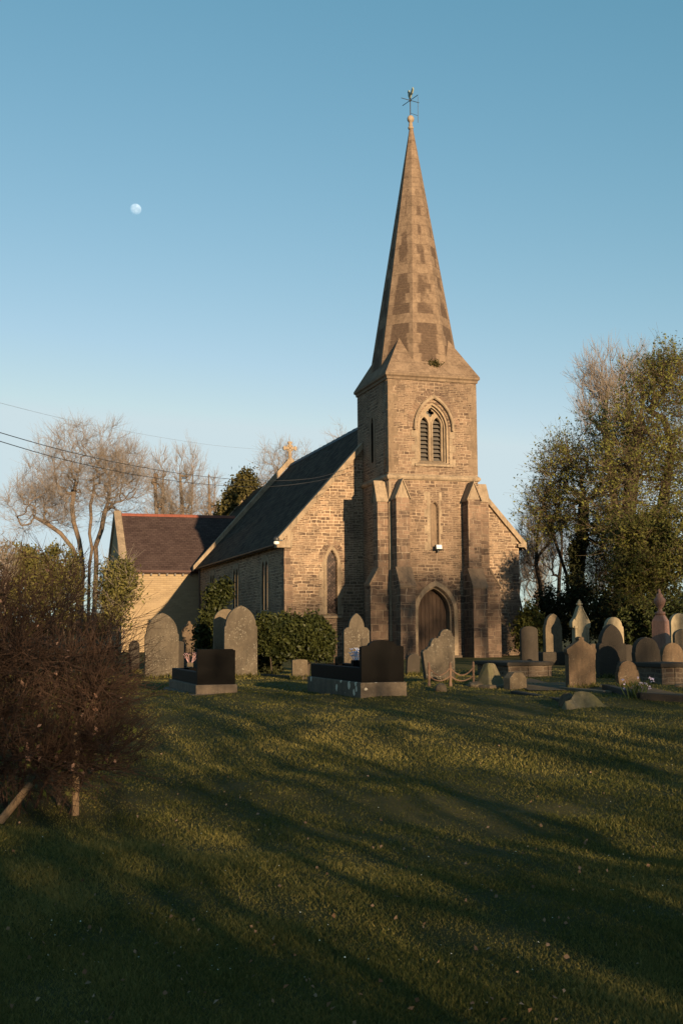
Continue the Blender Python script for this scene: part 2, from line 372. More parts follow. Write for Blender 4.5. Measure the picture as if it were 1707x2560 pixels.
def spire_mat():
    t = NT('spire_stone', 0.92, 0.15)
    uv = t.sep(t.node('ShaderNodeUVMap', uv_map='face_map').outputs[0])
    wob = t.math('MULTIPLY', t.math('SUBTRACT', t.noise(3.0, 4), 0.5), 0.10)
    u = t.math('ADD', uv[0], wob); v = t.math('ADD', uv[1], t.math('MULTIPLY', wob, 0.6))
    row = t.math('FLOOR', t.math('MULTIPLY', v, 1/0.46))
    odd = t.math('FLOORED_MODULO', row, 2.0)
    oo = t.sep(t.tc.outputs['Object'])
    ang = t.math('FLOOR', t.math('MULTIPLY', t.math('ARCTAN2', t.math('SUBTRACT', oo[1], 2.03), t.math('SUBTRACT', oo[0], 1.98)), 8/math.pi))
    wn1 = t.node('ShaderNodeTexWhiteNoise', {'Vector': t.comb(row, ang)}, noise_dimensions='3D').outputs['Value']
    tooth = t.math('ADD', t.math('MULTIPLY_ADD', odd, 0.09, 0.13), t.math('MULTIPLY', wn1, 0.17))
    panel = t.math('MULTIPLY', t.ramp(t.math('SUBTRACT', u, tooth), -0.03, 0.05), 0.9)
    ph = t.math('ABSOLUTE', t.math('SUBTRACT', t.math('FLOORED_MODULO', t.math('SUBTRACT', v, 13.35), 2.3), 1.15))
    panel = t.math('MULTIPLY', panel, t.math('GREATER_THAN', ph, 0.22))
    panel = t.math('MULTIPLY', panel, t.math('LESS_THAN', v, 20.6))
    panel = t.math('MULTIPLY', panel, t.ramp(t.noise(0.9, 4), 0.34, 0.46))
    o = t.sep(t.tc.outputs['Object'])
    vec = t.comb(t.math('ADD', o[0], o[1]), o[2])
    b = t.node('ShaderNodeTexBrick', {'Vector': vec, 'Color1': (0.078, 0.051, 0.039), 'Color2': (0.08, 0.053, 0.038), 'Mortar': (0.165, 0.115, 0.078), 'Scale': 1.0,
               'Mortar Size': 0.008, 'Mortar Smooth': 0.4, 'Brick Width': 0.34, 'Row Height': 0.115})
    q = t.node('ShaderNodeTexBrick', {'Vector': vec, 'Color1': (0.205, 0.145, 0.10), 'Color2': (0.165, 0.114, 0.078), 'Mortar': (0.13, 0.088, 0.06), 'Scale': 1.0,
               'Mortar Size': 0.007, 'Mortar Smooth': 0.4, 'Brick Width': 0.75, 'Row Height': 0.46})
    pale = t.mix(t.ramp(t.noise(2.0, 5, 0.7), 0.3, 0.75), q.outputs['Color'], (0.25, 0.18, 0.124))
    col = t.mix(panel, pale, b.outputs['Color'])
    col = t.mix(t.math('MULTIPLY', t.ramp(t.noise(1.1, 6, 0.75), 0.42, 0.70), 0.75), col, (0.095, 0.065, 0.044))
    blot = t.ramp(t.noise(2.6, 6, 0.8), 0.44, 0.62)
    col = t.mix(t.math('MULTIPLY', t.math('MAXIMUM', panel, t.math('MULTIPLY', blot, 0.7)), 0.62), col, (0.05, 0.033, 0.025))
    gr = t.ramp(t.noise(9.0, 6, 0.85), 0.35, 0.70)
    col = t.mix(0.6, col, t.mix(gr, t.mix(0.55, col, (0.03, 0.02, 0.015)), t.mix(0.25, col, (0.40, 0.28, 0.18))))
    sp = t.ramp(t.noise(7.0, 6, 0.8), 0.64, 0.68)
    col = t.mix(t.math('MULTIPLY', sp, 0.45), col, (0.42, 0.34, 0.25))
    t.color(col)
    t.bump(t.math('ADD', t.math('MULTIPLY', t.mix(panel, q.outputs['Fac'], b.outputs['Fac']), -1.0), t.math('MULTIPLY', t.noise(12, 5), 0.8)), 0.7, 0.03)
    return t.m
SPIRE = spire_mat()

def wood_door():
    t = NT('oak_boards', 0.75, 0.2)
    o = t.sep(t.tc.outputs['Object'])
    n = t.noise(1.0, 5, 0.7, vec=t.comb(t.math('MULTIPLY', o[0], 14.0), t.math('MULTIPLY', o[2], 1.2)))
    t.color(t.mix(n, (0.05, 0.031, 0.021), (0.09, 0.057, 0.038)))
    t.bump(n, 0.3, 0.01)
    return t.m
DOORW = wood_door()

def lead_glass():
    t = NT('leaded_glass', 0.12, 0.5)
    o = t.sep(t.tc.outputs['Object'])
    a = t.math('MULTIPLY', t.math('ADD', t.math('ADD', o[0], o[1]), o[2]), 7.0); b = t.math('MULTIPLY', t.math('SUBTRACT', t.math('ADD', o[0], o[1]), o[2]), 7.0)
    ln = t.math('MAXIMUM', t.math('GREATER_THAN', t.math('FRACT', a), 0.86), t.math('GREATER_THAN', t.math('FRACT', b), 0.86))
    cell = t.node('ShaderNodeTexWhiteNoise', {'Vector': t.comb(t.math('FLOOR', a), t.math('FLOOR', b))}, noise_dimensions='3D').outputs['Value']
    t.color(t.mix(ln, t.mix(cell, (0.02, 0.013, 0.012), (0.09, 0.06, 0.05)), (0.012, 0.012, 0.012)))
    return t.m
LEAD = lead_glass()
GLASS = simple('window_glass', (0.02, 0.018, 0.016), 0.08, 0.5, 0.2, 5)
GLASS.node_tree.nodes['Principled BSDF'].inputs['IOR'].default_value = 2.3
LOUVRE = simple('louvre_slate', (0.10, 0.088, 0.075), 0.7, 0.3, 0.3, 5)

# gravestone stones
G_TAN = stone('tan_sandstone', (0.17, 0.1275, 0.08075), (0.1105, 0.08245, 0.0527), amount=0.4, scale=5.0)
G_GREY = stone('grey_sandstone', (0.1148, 0.0918, 0.0646), (0.0595, 0.04675, 0.03315), (0.357, 0.323, 0.255), 0.85, 5.0)
G_PALE = stone('pale_limestone', (0.363, 0.297, 0.1925), (0.275, 0.22, 0.1375), amount=0.15, scale=4.0)
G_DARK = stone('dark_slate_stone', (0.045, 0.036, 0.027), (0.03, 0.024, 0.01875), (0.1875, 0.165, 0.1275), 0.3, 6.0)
G_BROWN = stone('brown_sandstone', (0.136, 0.08925, 0.0527), (0.08925, 0.0595, 0.03655), (0.323, 0.2805, 0.1955), 0.6, 7.0)
G_PINK = stone('pink_granite', (0.266, 0.1472, 0.1092), (0.2185, 0.1187, 0.09025), amount=0.08, scale=9.0, rough=0.5)
MOSSY = stone('mossy_stone', (0.20, 0.16, 0.10), (0.085, 0.085, 0.03), amount=0.2, scale=4.0)
# barks and leaves
BARK = stone('pale_bark', (0.20, 0.145, 0.10), (0.13, 0.093, 0.066), amount=0.1, scale=3.0)
TWIG = simple('pink_brown_twigs', (0.215, 0.178, 0.148), 0.85, 0.15, 0.25, 2.0)
DARKBARK = stone('dark_bark', (0.075, 0.055, 0.04), (0.045, 0.035, 0.025), spots=False, scale=5.0)
OLIVETWIG = simple('olive_brown_twigs', (0.11, 0.083, 0.05), 0.85, 0.15, 0.3, 2.0)
BUSHTWIG = simple('brown_bush_twigs', (0.046, 0.028, 0.020), 0.85, 0.1, 0.6, 6.0)
STAKE = stone('weathered_stake', (0.30, 0.20, 0.115), (0.20, 0.13, 0.075), amount=0.1, scale=8.0)
L_SPRING = leaf_mat('spring_leaves', (0.055, 0.066, 0.016), (0.25, 0.25, 0.06), 0.42)
L_DARK = leaf_mat('dark_evergreen_leaves', (0.018, 0.027, 0.010), (0.06, 0.07, 0.022), 0.15)
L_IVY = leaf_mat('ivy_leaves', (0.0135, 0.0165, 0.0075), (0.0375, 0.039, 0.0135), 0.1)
L_YEW = leaf_mat('yew_leaves', (0.0252, 0.0324, 0.009), (0.117, 0.1125, 0.027), 0.25)
L_OLIVE = leaf_mat('olive_leaves', (0.034, 0.034, 0.0119), (0.119, 0.09775, 0.034), 0.25)
L_HEDGE = leaf_mat('hedge_leaves', (0.045, 0.048, 0.015), (0.17, 0.15, 0.046), 0.3)
L_LAUREL = leaf_mat('laurel_leaves', (0.0128, 0.0176, 0.0056), (0.044, 0.048, 0.0128), 0.12, 0.5)
L_DEAD = leaf_mat('dead_leaves', (0.12, 0.065, 0.045), (0.32, 0.20, 0.15), 0.3)
L_GREEN = leaf_mat('fresh_leaves', (0.07, 0.085, 0.02), (0.14, 0.15, 0.04), 0.4)

# ---------------------------------------------------------------- ground
def build_ground():
    ss = np.concatenate([np.linspace(-120, -10, 23), np.linspace(-8, 4, 13), np.linspace(4.2, 30, 173), np.linspace(30.5, 60, 60), np.geomspace(62, 7000, 40)])
    tt = np.concatenate([-np.geomspace(7000, 26, 34), np.linspace(-25, 25, 201), np.geomspace(26, 7000, 34)])
    S_, T_ = np.meshgrid(ss, tt, indexing='ij')
    X = CAM[0]+S_*FH[0]+T_*RT0[0]; Y = CAM[1]+S_*FH[1]+T_*RT0[1]
    Z = ground_z(X, Y)
    V = np.stack([X, Y, Z], -1).reshape(-1, 3)
    ny = len(tt); i, j = np.meshgrid(np.arange(len(ss)-1), np.arange(ny-1), indexing='ij')
    a = (i*ny+j).ravel(); F = np.stack([a, a+ny, a+ny+1, a+1], -1)[:, ::-1]
    t = NT('lawn', 0.95, 0.1)
    col = t.mix(t.ramp(t.noise(0.35, 5, 0.65), 0.38, 0.66), (0.048, 0.048, 0.015), (0.115, 0.088, 0.032))
    col = t.mix(t.ramp(t.noise(2.2, 5, 0.7), 0.35, 0.72), col, (0.045, 0.048, 0.015))
    col = t.mix(t.math('MULTIPLY', t.ramp(t.noise(30, 4, 0.8), 0.45, 0.8), 0.5), col, (0.11, 0.085, 0.035))
    t.color(col); t.bump(t.math('ADD', t.noise(45, 5, 0.8), t.noise(6, 3)), 0.8, 0.05)
    o = link('ground', new_mesh('ground', V, F, [t.m], smooth=True)); o['kind'] = 'structure'
build_ground()

# ---------------------------------------------------------------- the church
CH = thing('church', 'rubble-stone parish church with a tall broach spire, slate roofs and an arched west door', 'church')
TX0, TX1, TY0, TY1 = 0.0, 4.0, 0.0, 4.1

def sqring(mb, prof, x0=TX0, x1=TX1, y0=TY0, y1=TY1):
    b = len(mb.V)
    for o, z in prof:
        mb.V += [(x0-o, y0-o, z), (x1+o, y0-o, z), (x1+o, y1+o, z), (x0-o, y1+o, z)]
    for i in range(len(prof)-1):
        for k in range(4): mb.F.append((b+4*i+k, b+4*i+(k+1) % 4, b+4*i+4+(k+1) % 4, b+4*i+4+k))
    return mb

def ring_arch(cx, hw_o, rise_o, hw_i, rise_i, zb, zs, n=12):
    """closed outline between two pointed arches, open at the foot"""
    o = arch(cx, hw_o, zb, zs, rise_o, n); i = arch(cx, hw_i, zb, zs, rise_i, n)
    return o[1:]+[o[0]], i[1:]+[i[0]]

def add_arch_band(mb, cx, hw_o, rise_o, hw_i, rise_i, zb, zs, y0, y1, n=12):
    o, i = ring_arch(cx, hw_o, rise_o, hw_i, rise_i, zb, zs, n)
    b = len(mb.V); N = len(o)
    for P in (o, i):
        for yy in (y0, y1): mb.V += [(x, yy, z) for x, z in P]
    O0, O1, I0, I1 = b, b+N, b+2*N, b+3*N
    for k in range(N-1):
        mb.F += [(O0+k, O0+k+1, I0+k+1, I0+k), (O1+k, O1+k+1, I1+k+1, I1+k), (O0+k, O0+k+1, O1+k+1, O1+k), (I0+k, I0+k+1, I1+k+1, I1+k)]
    for k in (0, N-1): mb.F.append((O0+k, O1+k, I1+k, I0+k))
    return mb

def voussoirs(cx, hw, rise, zs, depth, y0, name, parent, n=11, seed=0, mapx=None):
    rg = random.Random(seed); mb = MB()
    k = (rise*rise-hw*hw)/(2*hw); r = hw+k; amax = math.atan2(rise, k)
    for side in (1, -1):
        for q in range(n):
            t0 = amax*(q+0.06)/n; t1 = amax*(q+0.94)/n; dd = depth*rg.uniform(0.86, 1.08)
            P = [(cx+side*(-k+rr*math.cos(t)), zs+rr*math.sin(t)) for rr, t in ((r, t0), (r+dd, t0), (r+dd, t1), (r, t1))]
            if side > 0: P = [(max(x, cx+0.01), z) for x, z in P]
            else: P = [(min(x, cx-0.01), z) for x, z in P]
            if mapx is None: mb.slab_y(P, y0-0.008-rg.random()*0.01, y0+0.1)
            else: mb.slab_x(P, mapx-0.008, mapx+0.1)
    return mb.build(name, BUTT, parent)

def tower():
    # lower stage
    door_cx, dhw, dzs, drise = 2.0, 0.80, 1.85, 1.12
    wall = plate([[(0, -0.5), (4, -0.5), (4, 7.46), (0, 7.46)], arch(door_cx, dhw, 0.0, dzs, drise), arch(2.02, 0.15, 4.62, 6.25, 0.24)], at_y(0), 'tower_wall', TOWERW, CH, 0.7)
    mb = MB(); mb.box(0, 0.7, 0.7, 4.1, -0.5, 7.46); mb.box(3.3, 4, 0.7, 4.1, -0.5, 7.46); mb.box(0.7, 3.3, 3.5, 4.1, -0.5, 7.46)
    mb.build('tower_side_walls', TOWERW, CH)
    plate([[(0, 7.46), (4, 7.46), (4, 11.72), (0, 11.72)], arch(2.01, 0.72, 8.10, 9.62, 1.12)], at_y(0), 'belfry_wall', TOWERW, CH, 0.6)
    plate([[(0.6, 7.46), (4.1, 7.46), (4.1, 11.72), (0.6, 11.72)], arch(2.05, 0.13, 8.35, 10.1, 0.25)], at_x(0), 'belfry_side_wall', TOWERW, CH, 0.6)
    mb = MB(); mb.box(3.4, 4, 0.6, 4.1, 7.46, 11.72); mb.box(0.6, 3.4, 3.5, 4.1, 7.46, 11.72); mb.build('belfry_back_walls', TOWERW, CH)
    # slit window on the left side: surround and dark inside
    mb = MB(); q = arch(2.05, 0.40, 8.1, 10.1, 0.5); i = arch(2.05, 0.13, 8.35, 10.1, 0.25)
    sl = plate([q, i], at_x(-0.012), 'slit_window', DRESS, CH, 0.2)
    MB().box(0.3, 0.33, 1.8, 2.3, 8.3, 10.4).build('pane', GLASS, sl)
    # string course, cornice
    sqring(MB(), [(-0.05, 7.36), (0.06, 7.40), (0.10, 7.47), (0.10, 7.53), (-0.05, 7.68)]).build('string_course', COPE, CH)
    sqring(MB(), [(-0.05, 11.58), (0.05, 11.63), (0.06, 11.72), (0.13, 11.78), (0.13, 11.865), (-0.3, 11.865)]).build('cornice', DRESS, CH)
    # quoins at the corners
    rg = random.Random(3)
    for cx, sx in ((0, 1), (4, -1)):
        mb = MB(); z = 7.70; k = 0
        while z < 11.5:
            h = rg.uniform(0.26, 0.40); a, b = (0.42, 0.26) if k % 2 else (0.25, 0.42)
            a *= rg.uniform(.85, 1.15); z1 = min(z+h-0.012, 11.56)
            xs = sorted((cx-sx*0.004, cx+sx*a)); mb.box(xs[0], xs[1], -0.005, b, z, z1); z += h; k += 1
        mb.build('quoins', DRESS, CH)
    mb = MB(); z = -0.2; k = 0
    while z < 7.2:                                                  # slim dressed corner below, between the buttresses
        h = rg.uniform(0.28, 0.42); mb.box(-0.005, 0.10, -0.005, 0.10, z, min(z+h-0.01, 7.35)); z += h
    mb.build('corner_stones', COPE, CH)
    # belfry window
    bw = MB(); add_arch_band(bw, 2.01, 0.90, 1.40, 0.80, 1.24, 9.52, 9.62, -0.13, 0.1); add_arch_band(bw, 2.01, 0.87, 1.36, 0.82, 1.27, 9.50, 9.62, -0.155, 0.0)
    win = bw.build('belfry_window', COPE, CH)
    mb = MB(); add_arch_band(mb, 2.01, 0.715, 1.11, 0.63, 1.00, 8.1, 9.62, 0.10, 0.22); add_arch_band(mb, 2.01, 0.712, 1.10, 0.57, 0.92, 8.1, 9.62, 0.22, 0.34)
    mb.build('moulding', COPE, win)
    # toothed jamb stones
    ml, mr = MB(), MB(); z = 8.0; k = 0
    while z < 9.5:
        h = 0.30; d_ = 0.13 if k % 2 else 0.27
        ml.box(2.01-0.72-d_, 2.01-0.721, -0.006, 0.12, z, z+h-0.012); mr.box(2.01+0.721, 2.01+0.72+d_, -0.006, 0.12, z, z+h-0.012); z += h; k += 1
    ml.build('jamb', COPE, win); mr.build('jamb', COPE, win)
    mb = MB(); mb.extrude([(-0.07, 7.98), (-0.07, 8.06), (0.30, 8.24), (0.30, 7.98)], lambda a, b: (1.15, a, b), lambda a, b: (2.88, a, b)); mb.build('sill', COPE, win)
    quat = []
    for t in np.linspace(0, 2*math.pi, 48, endpoint=False):
        r = 0.105+0.075*abs(math.cos(2*t)); quat.append((2.01+r*math.cos(t), 10.33+r*math.sin(t)))
    def light(cx):                                                 # cinquefoiled head
        a = arch(cx, 0.19, 8.26, 9.78, 0.36, 9)
        return a
    plate([arch(2.01, 0.705, 8.12, 9.62, 1.09), light(1.725), light(2.295), quat], at_y(0.34), 'tracery', COPE, win, 0.14)
    mb = MB()
    for cx in (1.725, 2.295):
        add_arch_band(mb, cx, 0.25, 0.43, 0.19, 0.36, 8.26, 9.78, 0.30, 0.34)
    mb.build('tracery_roll', COPE, win)
    mb = MB()
    for k in range(10):
        z = 8.28+k*0.178
        for cx in (1.725, 2.295):
            mb.extrude([(0.40, z), (0.43, z), (0.62, z+0.165), (0.59, z+0.165)], lambda a, b: (cx-0.24, a, b), lambda a, b: (cx+0.24, a, b))
    mb.build('louvre', LOUVRE, win)
    MB().box(1.2, 2.8, 0.66, 0.68, 8.1, 10.7).build('dark_backing', IRON, win)  # dark sheet standing in for the unlit belfry behind the louvres
    voussoirs(2.01, 0.92, 1.43, 9.62, 0.27, 0.0, 'relieving_arch', CH, 16, 5)
    # blind lancet over the door
    mb = MB(); add_arch_band(mb, 2.02, 0.20, 0.30, 0.15, 0.24, 4.6, 6.25, -0.02, 0.10)
    lan = mb.build('lancet', DRESS, CH)
    ml, mr = MB(), MB(); z = 4.45; k = 0
    while z < 6.6:
        d_ = 0.20 if k % 2 else 0.32
        ml.box(2.02-0.2-d_+0.05, 2.02-0.201, -0.005, 0.1, z, z+0.34); mr.box(2.02+0.201, 2.02+0.13+d_*0.6, -0.005, 0.1, z, z+0.34); z += 0.35; k += 1
    ml.build('jamb', COPE, lan); mr.build('jamb', COPE, lan)
    MB().box(1.85, 2.2, 0.16, 0.2, 4.5, 6.6).build('pane', DRESS, lan)
    # door
    dr = MB()
    k_ = (drise**2-dhw**2)/(2*dhw); r_ = dhw+k_
    def ztop(x):
        x = abs(x-door_cx); return dzs+math.sqrt(max(0.0, r_*r_-(x+k_)**2))
    xs = np.linspace(door_cx-dhw+0.012, door_cx+dhw-0.012, 10)
    for a, b in zip(xs[:-1], xs[1:]):
        a += 0.006; b -= 0.006; tops = [(x, ztop(x)-0.01) for x in np.linspace(b, a, 5)]
        dr.slab_y([(a, 0.02), (b, 0.02)]+tops, 0.58, 0.63)
    door = dr.build('door', DOORW, CH)
    MB().slab_y(arch(door_cx, dhw-0.005, 0.0, dzs, drise-0.01), 0.625, 0.66).build('back_board', IRON, door)
    mb = MB()
    mb.tube([(door_cx+0.55+0.05*math.cos(t), 0.565, 1.05+0.05*math.sin(t)) for t in np.linspace(0, 2*math.pi, 14)], 0.010, 5, False)
    mb.box(door_cx+0.53, door_cx+0.57, 0.56, 0.58, 1.02, 1.14); mb.build('handle', IRON, door)
    mb = MB(); add_arch_band(mb, door_cx, 0.97, 1.33, 0.80, 1.12, -0.3, dzs, -0.035, 0.08); add_arch_band(mb, door_cx, 0.798, 1.118, 0.72, 1.02, 0.0, dzs, 0.22, 0.56)
    mb.build('door_surround', COPE, CH)
    MB().box(1.0, 3.0, -0.35, 0.0, -0.3, 0.10).build('door_step', PLAIN_CONC, CH, bevel=0.01)
    voussoirs(door_cx, 0.985, 1.345, dzs, 0.34, 0.0, 'relieving_arch', CH, 11, 8)
    # floodlight over the door
    mb = MB(); mb.extrude([(-0.30, 4.48), (-0.26, 4.68), (-0.14, 4.66), (-0.18, 4.44)], lambda a, b: (1.93, a, b), lambda a, b: (2.23, a, b)); mb.box(2.05, 2.11, -0.18, 0.0, 4.36, 4.46)
    fl = mb.build('floodlight', IRON, CH); 
    MB().extrude([(-0.307, 4.50), (-0.272, 4.665), (-0.262, 4.66), (-0.297, 4.495)], lambda a, b: (1.96, a, b), lambda a, b: (2.20, a, b)).build('lens', WHITE, fl)
    # buttresses: two facing front, one on each side
    def buttress(mp, w0, w1, up, lo, ze, zr, zo0, zo1, seed):
        """mp(w, p, z): along the wall, out of the wall, up"""
        b = MB()
        wm = (w0+w1)/2
        sec = [(w0, zo1), (w1, zo1), (w1, ze), (wm, zr), (w0, ze)]
        b.extrude(sec, lambda a, z: mp(a, up, z), lambda a, z: mp(a, -0.05, z))
        e = 0.035
        b.extrude([(-0.05, -0.5), (lo, -0.5), (lo, zo0), (up+0.005, zo1+0.03), (-0.05, zo1+0.03)], lambda p, z: mp(w0-e, p, z), lambda p, z: mp(w1+e, p, z))
        o = b.build('buttress', BUTT, CH)
        g = MB()
        for wa, wb, s in ((w0-0.05, wm, 1), (w1+0.05, wm, -1)):
            za = ze-0.06
            g.extrude([(wa, za), (wa, za+0.09), (wm, zr+0.10), (wm, zr+0.005)], lambda a, z: mp(a, up+0.06, z), lambda a, z: mp(a, -0.02, z))
        g.extrude([(w0+0.03, ze+0.01), (w1-0.03, ze+0.01), (wm, zr-0.03)], lambda a, z: mp(a, up+0.006, z), lambda a, z: mp(a, up-0.1, z))
        g.build('gablet', COPE, o)
        wt = MB(); wt.extrude([(up+0.004, zo1+0.06), (lo+0.05, zo0), (lo+0.05, zo0-0.10), (up-0.02, zo1-0.05)], lambda p, z: mp(w0-e-0.03, p, z), lambda p, z: mp(w1+e+0.03, p, z))
        wt.build('weathering', DRESS, o)
        rg = random.Random(seed)
        for wa, sg in ((w0, 1), (w1, -1)):                          # dressed corner blocks, alternately long and short
            q = MB(); z = zo1+0.1; k = 0
            while z < ze-0.2:
                h = rg.uniform(0.25, 0.42); L = 0.30 if k % 2 else 0.18; h = min(h, ze-0.05-z)
                x0, x1 = sorted((wa-sg*0.006, wa+sg*L*0.8))
                q.extrude([(x0, z), (x1, z), (x1, z+h-0.012), (x0, z+h-0.012)], lambda a, c: mp(a, up+0.006+rg.random()*0.004, c), lambda a, c: mp(a, up-0.22, c)); z += h; k += 1
            q.build('quoins', BUTT, o); q = MB(); z = 0.0
            while z < zo0-0.25:
                h = rg.uniform(0.25, 0.42); L = 0.32 if k % 2 else 0.2
                x0, x1 = sorted((wa-sg*(e+0.006), wa+sg*L*0.8))
                q.extrude([(x0, z), (x1, z), (x1, z+h-0.012), (x0, z+h-0.012)], lambda a, c: mp(a, lo+0.006+rg.random()*0.004, c), lambda a, c: mp(a, lo-0.22, c)); z += h; k += 1
            q.build('quoins', BUTT, o)
    F_ = lambda a, p, z: (a, -p, z)
    buttress(F_, 0.10, 0.66, 0.60, 1.05, 6.55, 7.26, 2.95, 3.66, 1)
    buttress(F_, 3.27, 3.82, 0.60, 1.05, 6.55, 7.24, 2.92, 3.62, 2)
    buttress(lambda a, p, z: (-p, a, z), 0.10, 0.72, 0.47, 0.82, 6.50, 7.26, 3.05, 3.68, 3)
    buttress(lambda a, p, z: (4.0+p, a, z), 0.10, 0.72, 0.50, 0.96, 6.60, 7.26, 2.97, 3.70, 4)
    # spire: octagon with broaches
    cx, cy, z0, z1, zap, kk = 1.98, 2.03, 11.87, 23.62, 24.1, 0.155
    V, F, UV = [], [], []
    t8 = math.tan(math.pi/8)
    def pt(n, s, z):
        a = kk*(zap-z); nx, ny = math.cos(n), math.sin(n)
        return (cx+a*nx - s*a*t8*ny, cy+a*ny + s*a*t8*nx, z)
    for f in range(8):
        n = f*math.pi/4
        for s in (-1, 1):
            b = len(V); a0, a1 = kk*(zap-z0)*t8, kk*(zap-z1)*t8
            quad = [(s, z0, 0), (0, z0, a0), (0, z1, a1), (s, z1, 0)]
            if s > 0: quad = quad[::-1]
            V += [pt(n, q[0], q[1]) for q in quad]; UV += [(q[2], q[1]) for q in quad]; F.append((b, b+1, b+2, b+3))
    hx, hy = 2.13, 2.18; ap = z0+0.62/0.155*0+3.85
    b = len(V)
    V += [(2-hx, 2.05-hy, z0), (2+hx, 2.05-hy, z0), (2+hx, 2.05+hy, z0), (2-hx, 2.05+hy, z0), (2, 2.05, ap)]
    for k in range(4): F.append((b+k, b+(k+1) % 4, b+4)); UV += [(0, z0), (0, z0), (0, z0+3)]
    me = bpy.data.meshes.new('spire'); me.from_pydata(V, [], F); uvl = me.uv_layers.new(name='face_map')
    for lp, c in zip(uvl.data, UV): lp.uv = c
    me.materials.append(SPIRE); sp = link('spire', me, CH)
    MB().lathe([(0.085, 23.55), (0.125, 23.60), (0.125, 23.66), (0.09, 23.70), (0.085, 23.84), (0.06, 23.88), (0.12, 23.93), (0.155, 24.01), (0.155, 24.09), (0.11, 24.18), (0.03, 24.22)], cx-0.02, cy, 16).build('finial', COPE, sp, smooth=True)
    # small ferns growing from the spire foot
    # weather vane
    px, py = cx-0.03, cy
    mb = MB(); mb.tube([(px, py, 24.18), (px, py, 25.05)], 0.022, 6)
    for dx, dy in ((0.47, 0.12), (-0.47, -0.12), (0.14, -0.60), (-0.14, 0.60)):
        mb.tube([(px, py, 24.93), (px+dx, py+dy, 24.93)], 0.016, 5)
    mb.tube([(px+0.42, py+0.11, 25.22), (px+0.40, py+0.10, 23.98)], [0.008, 0.012], 5); mb.tube([(px, py, 24.33), (px+0.41, py+0.10, 24.30)], 0.010, 5)
    mb.lathe([(0.02, 24.86), (0.05, 24.90), (0.05, 24.97), (0.02, 25.02)], px, py, 8)
    vane = mb.build('weather_vane', IRON, CH)
    cock = [(-0.06, 25.03), (0.05, 25.03), (0.12, 25.12), (0.24, 25.16), (0.33, 25.30), (0.28, 25.42), (0.20, 25.34), (0.10, 25.25), (0.0, 25.25), (-0.06, 25.33), (-0.08, 25.44), (-0.13, 25.45), (-0.20, 25.37), (-0.15, 25.33), (-0.14, 25.18)]
    ca, sa = math.cos(R(84)), math.sin(R(84))
    MB().extrude(cock, lambda a, b: (px+a*ca-0.03*sa, py-a*sa-0.03*ca, b), lambda a, b: (px+a*ca+0.03*sa, py-a*sa+0.03*ca, b)).build('weathercock', simple('green_copper', (0.20, 0.22, 0.17), 0.7, 0.2, 0.2), vane)
tower()

NC, SL = 1.96, 1.097                                                # nave centre line and roof slope
def roof(mb, half, ridge, y0, y1, th=0.16, c=NC, sl=SL):
    e = ridge-sl*half
    o = [(c-half, e), (c, ridge), (c+half, e)]
    mb.slab_y(o+[(c+half, e-th), (c, ridge-th*1.3), (c-half, e-th)], y0, y1)

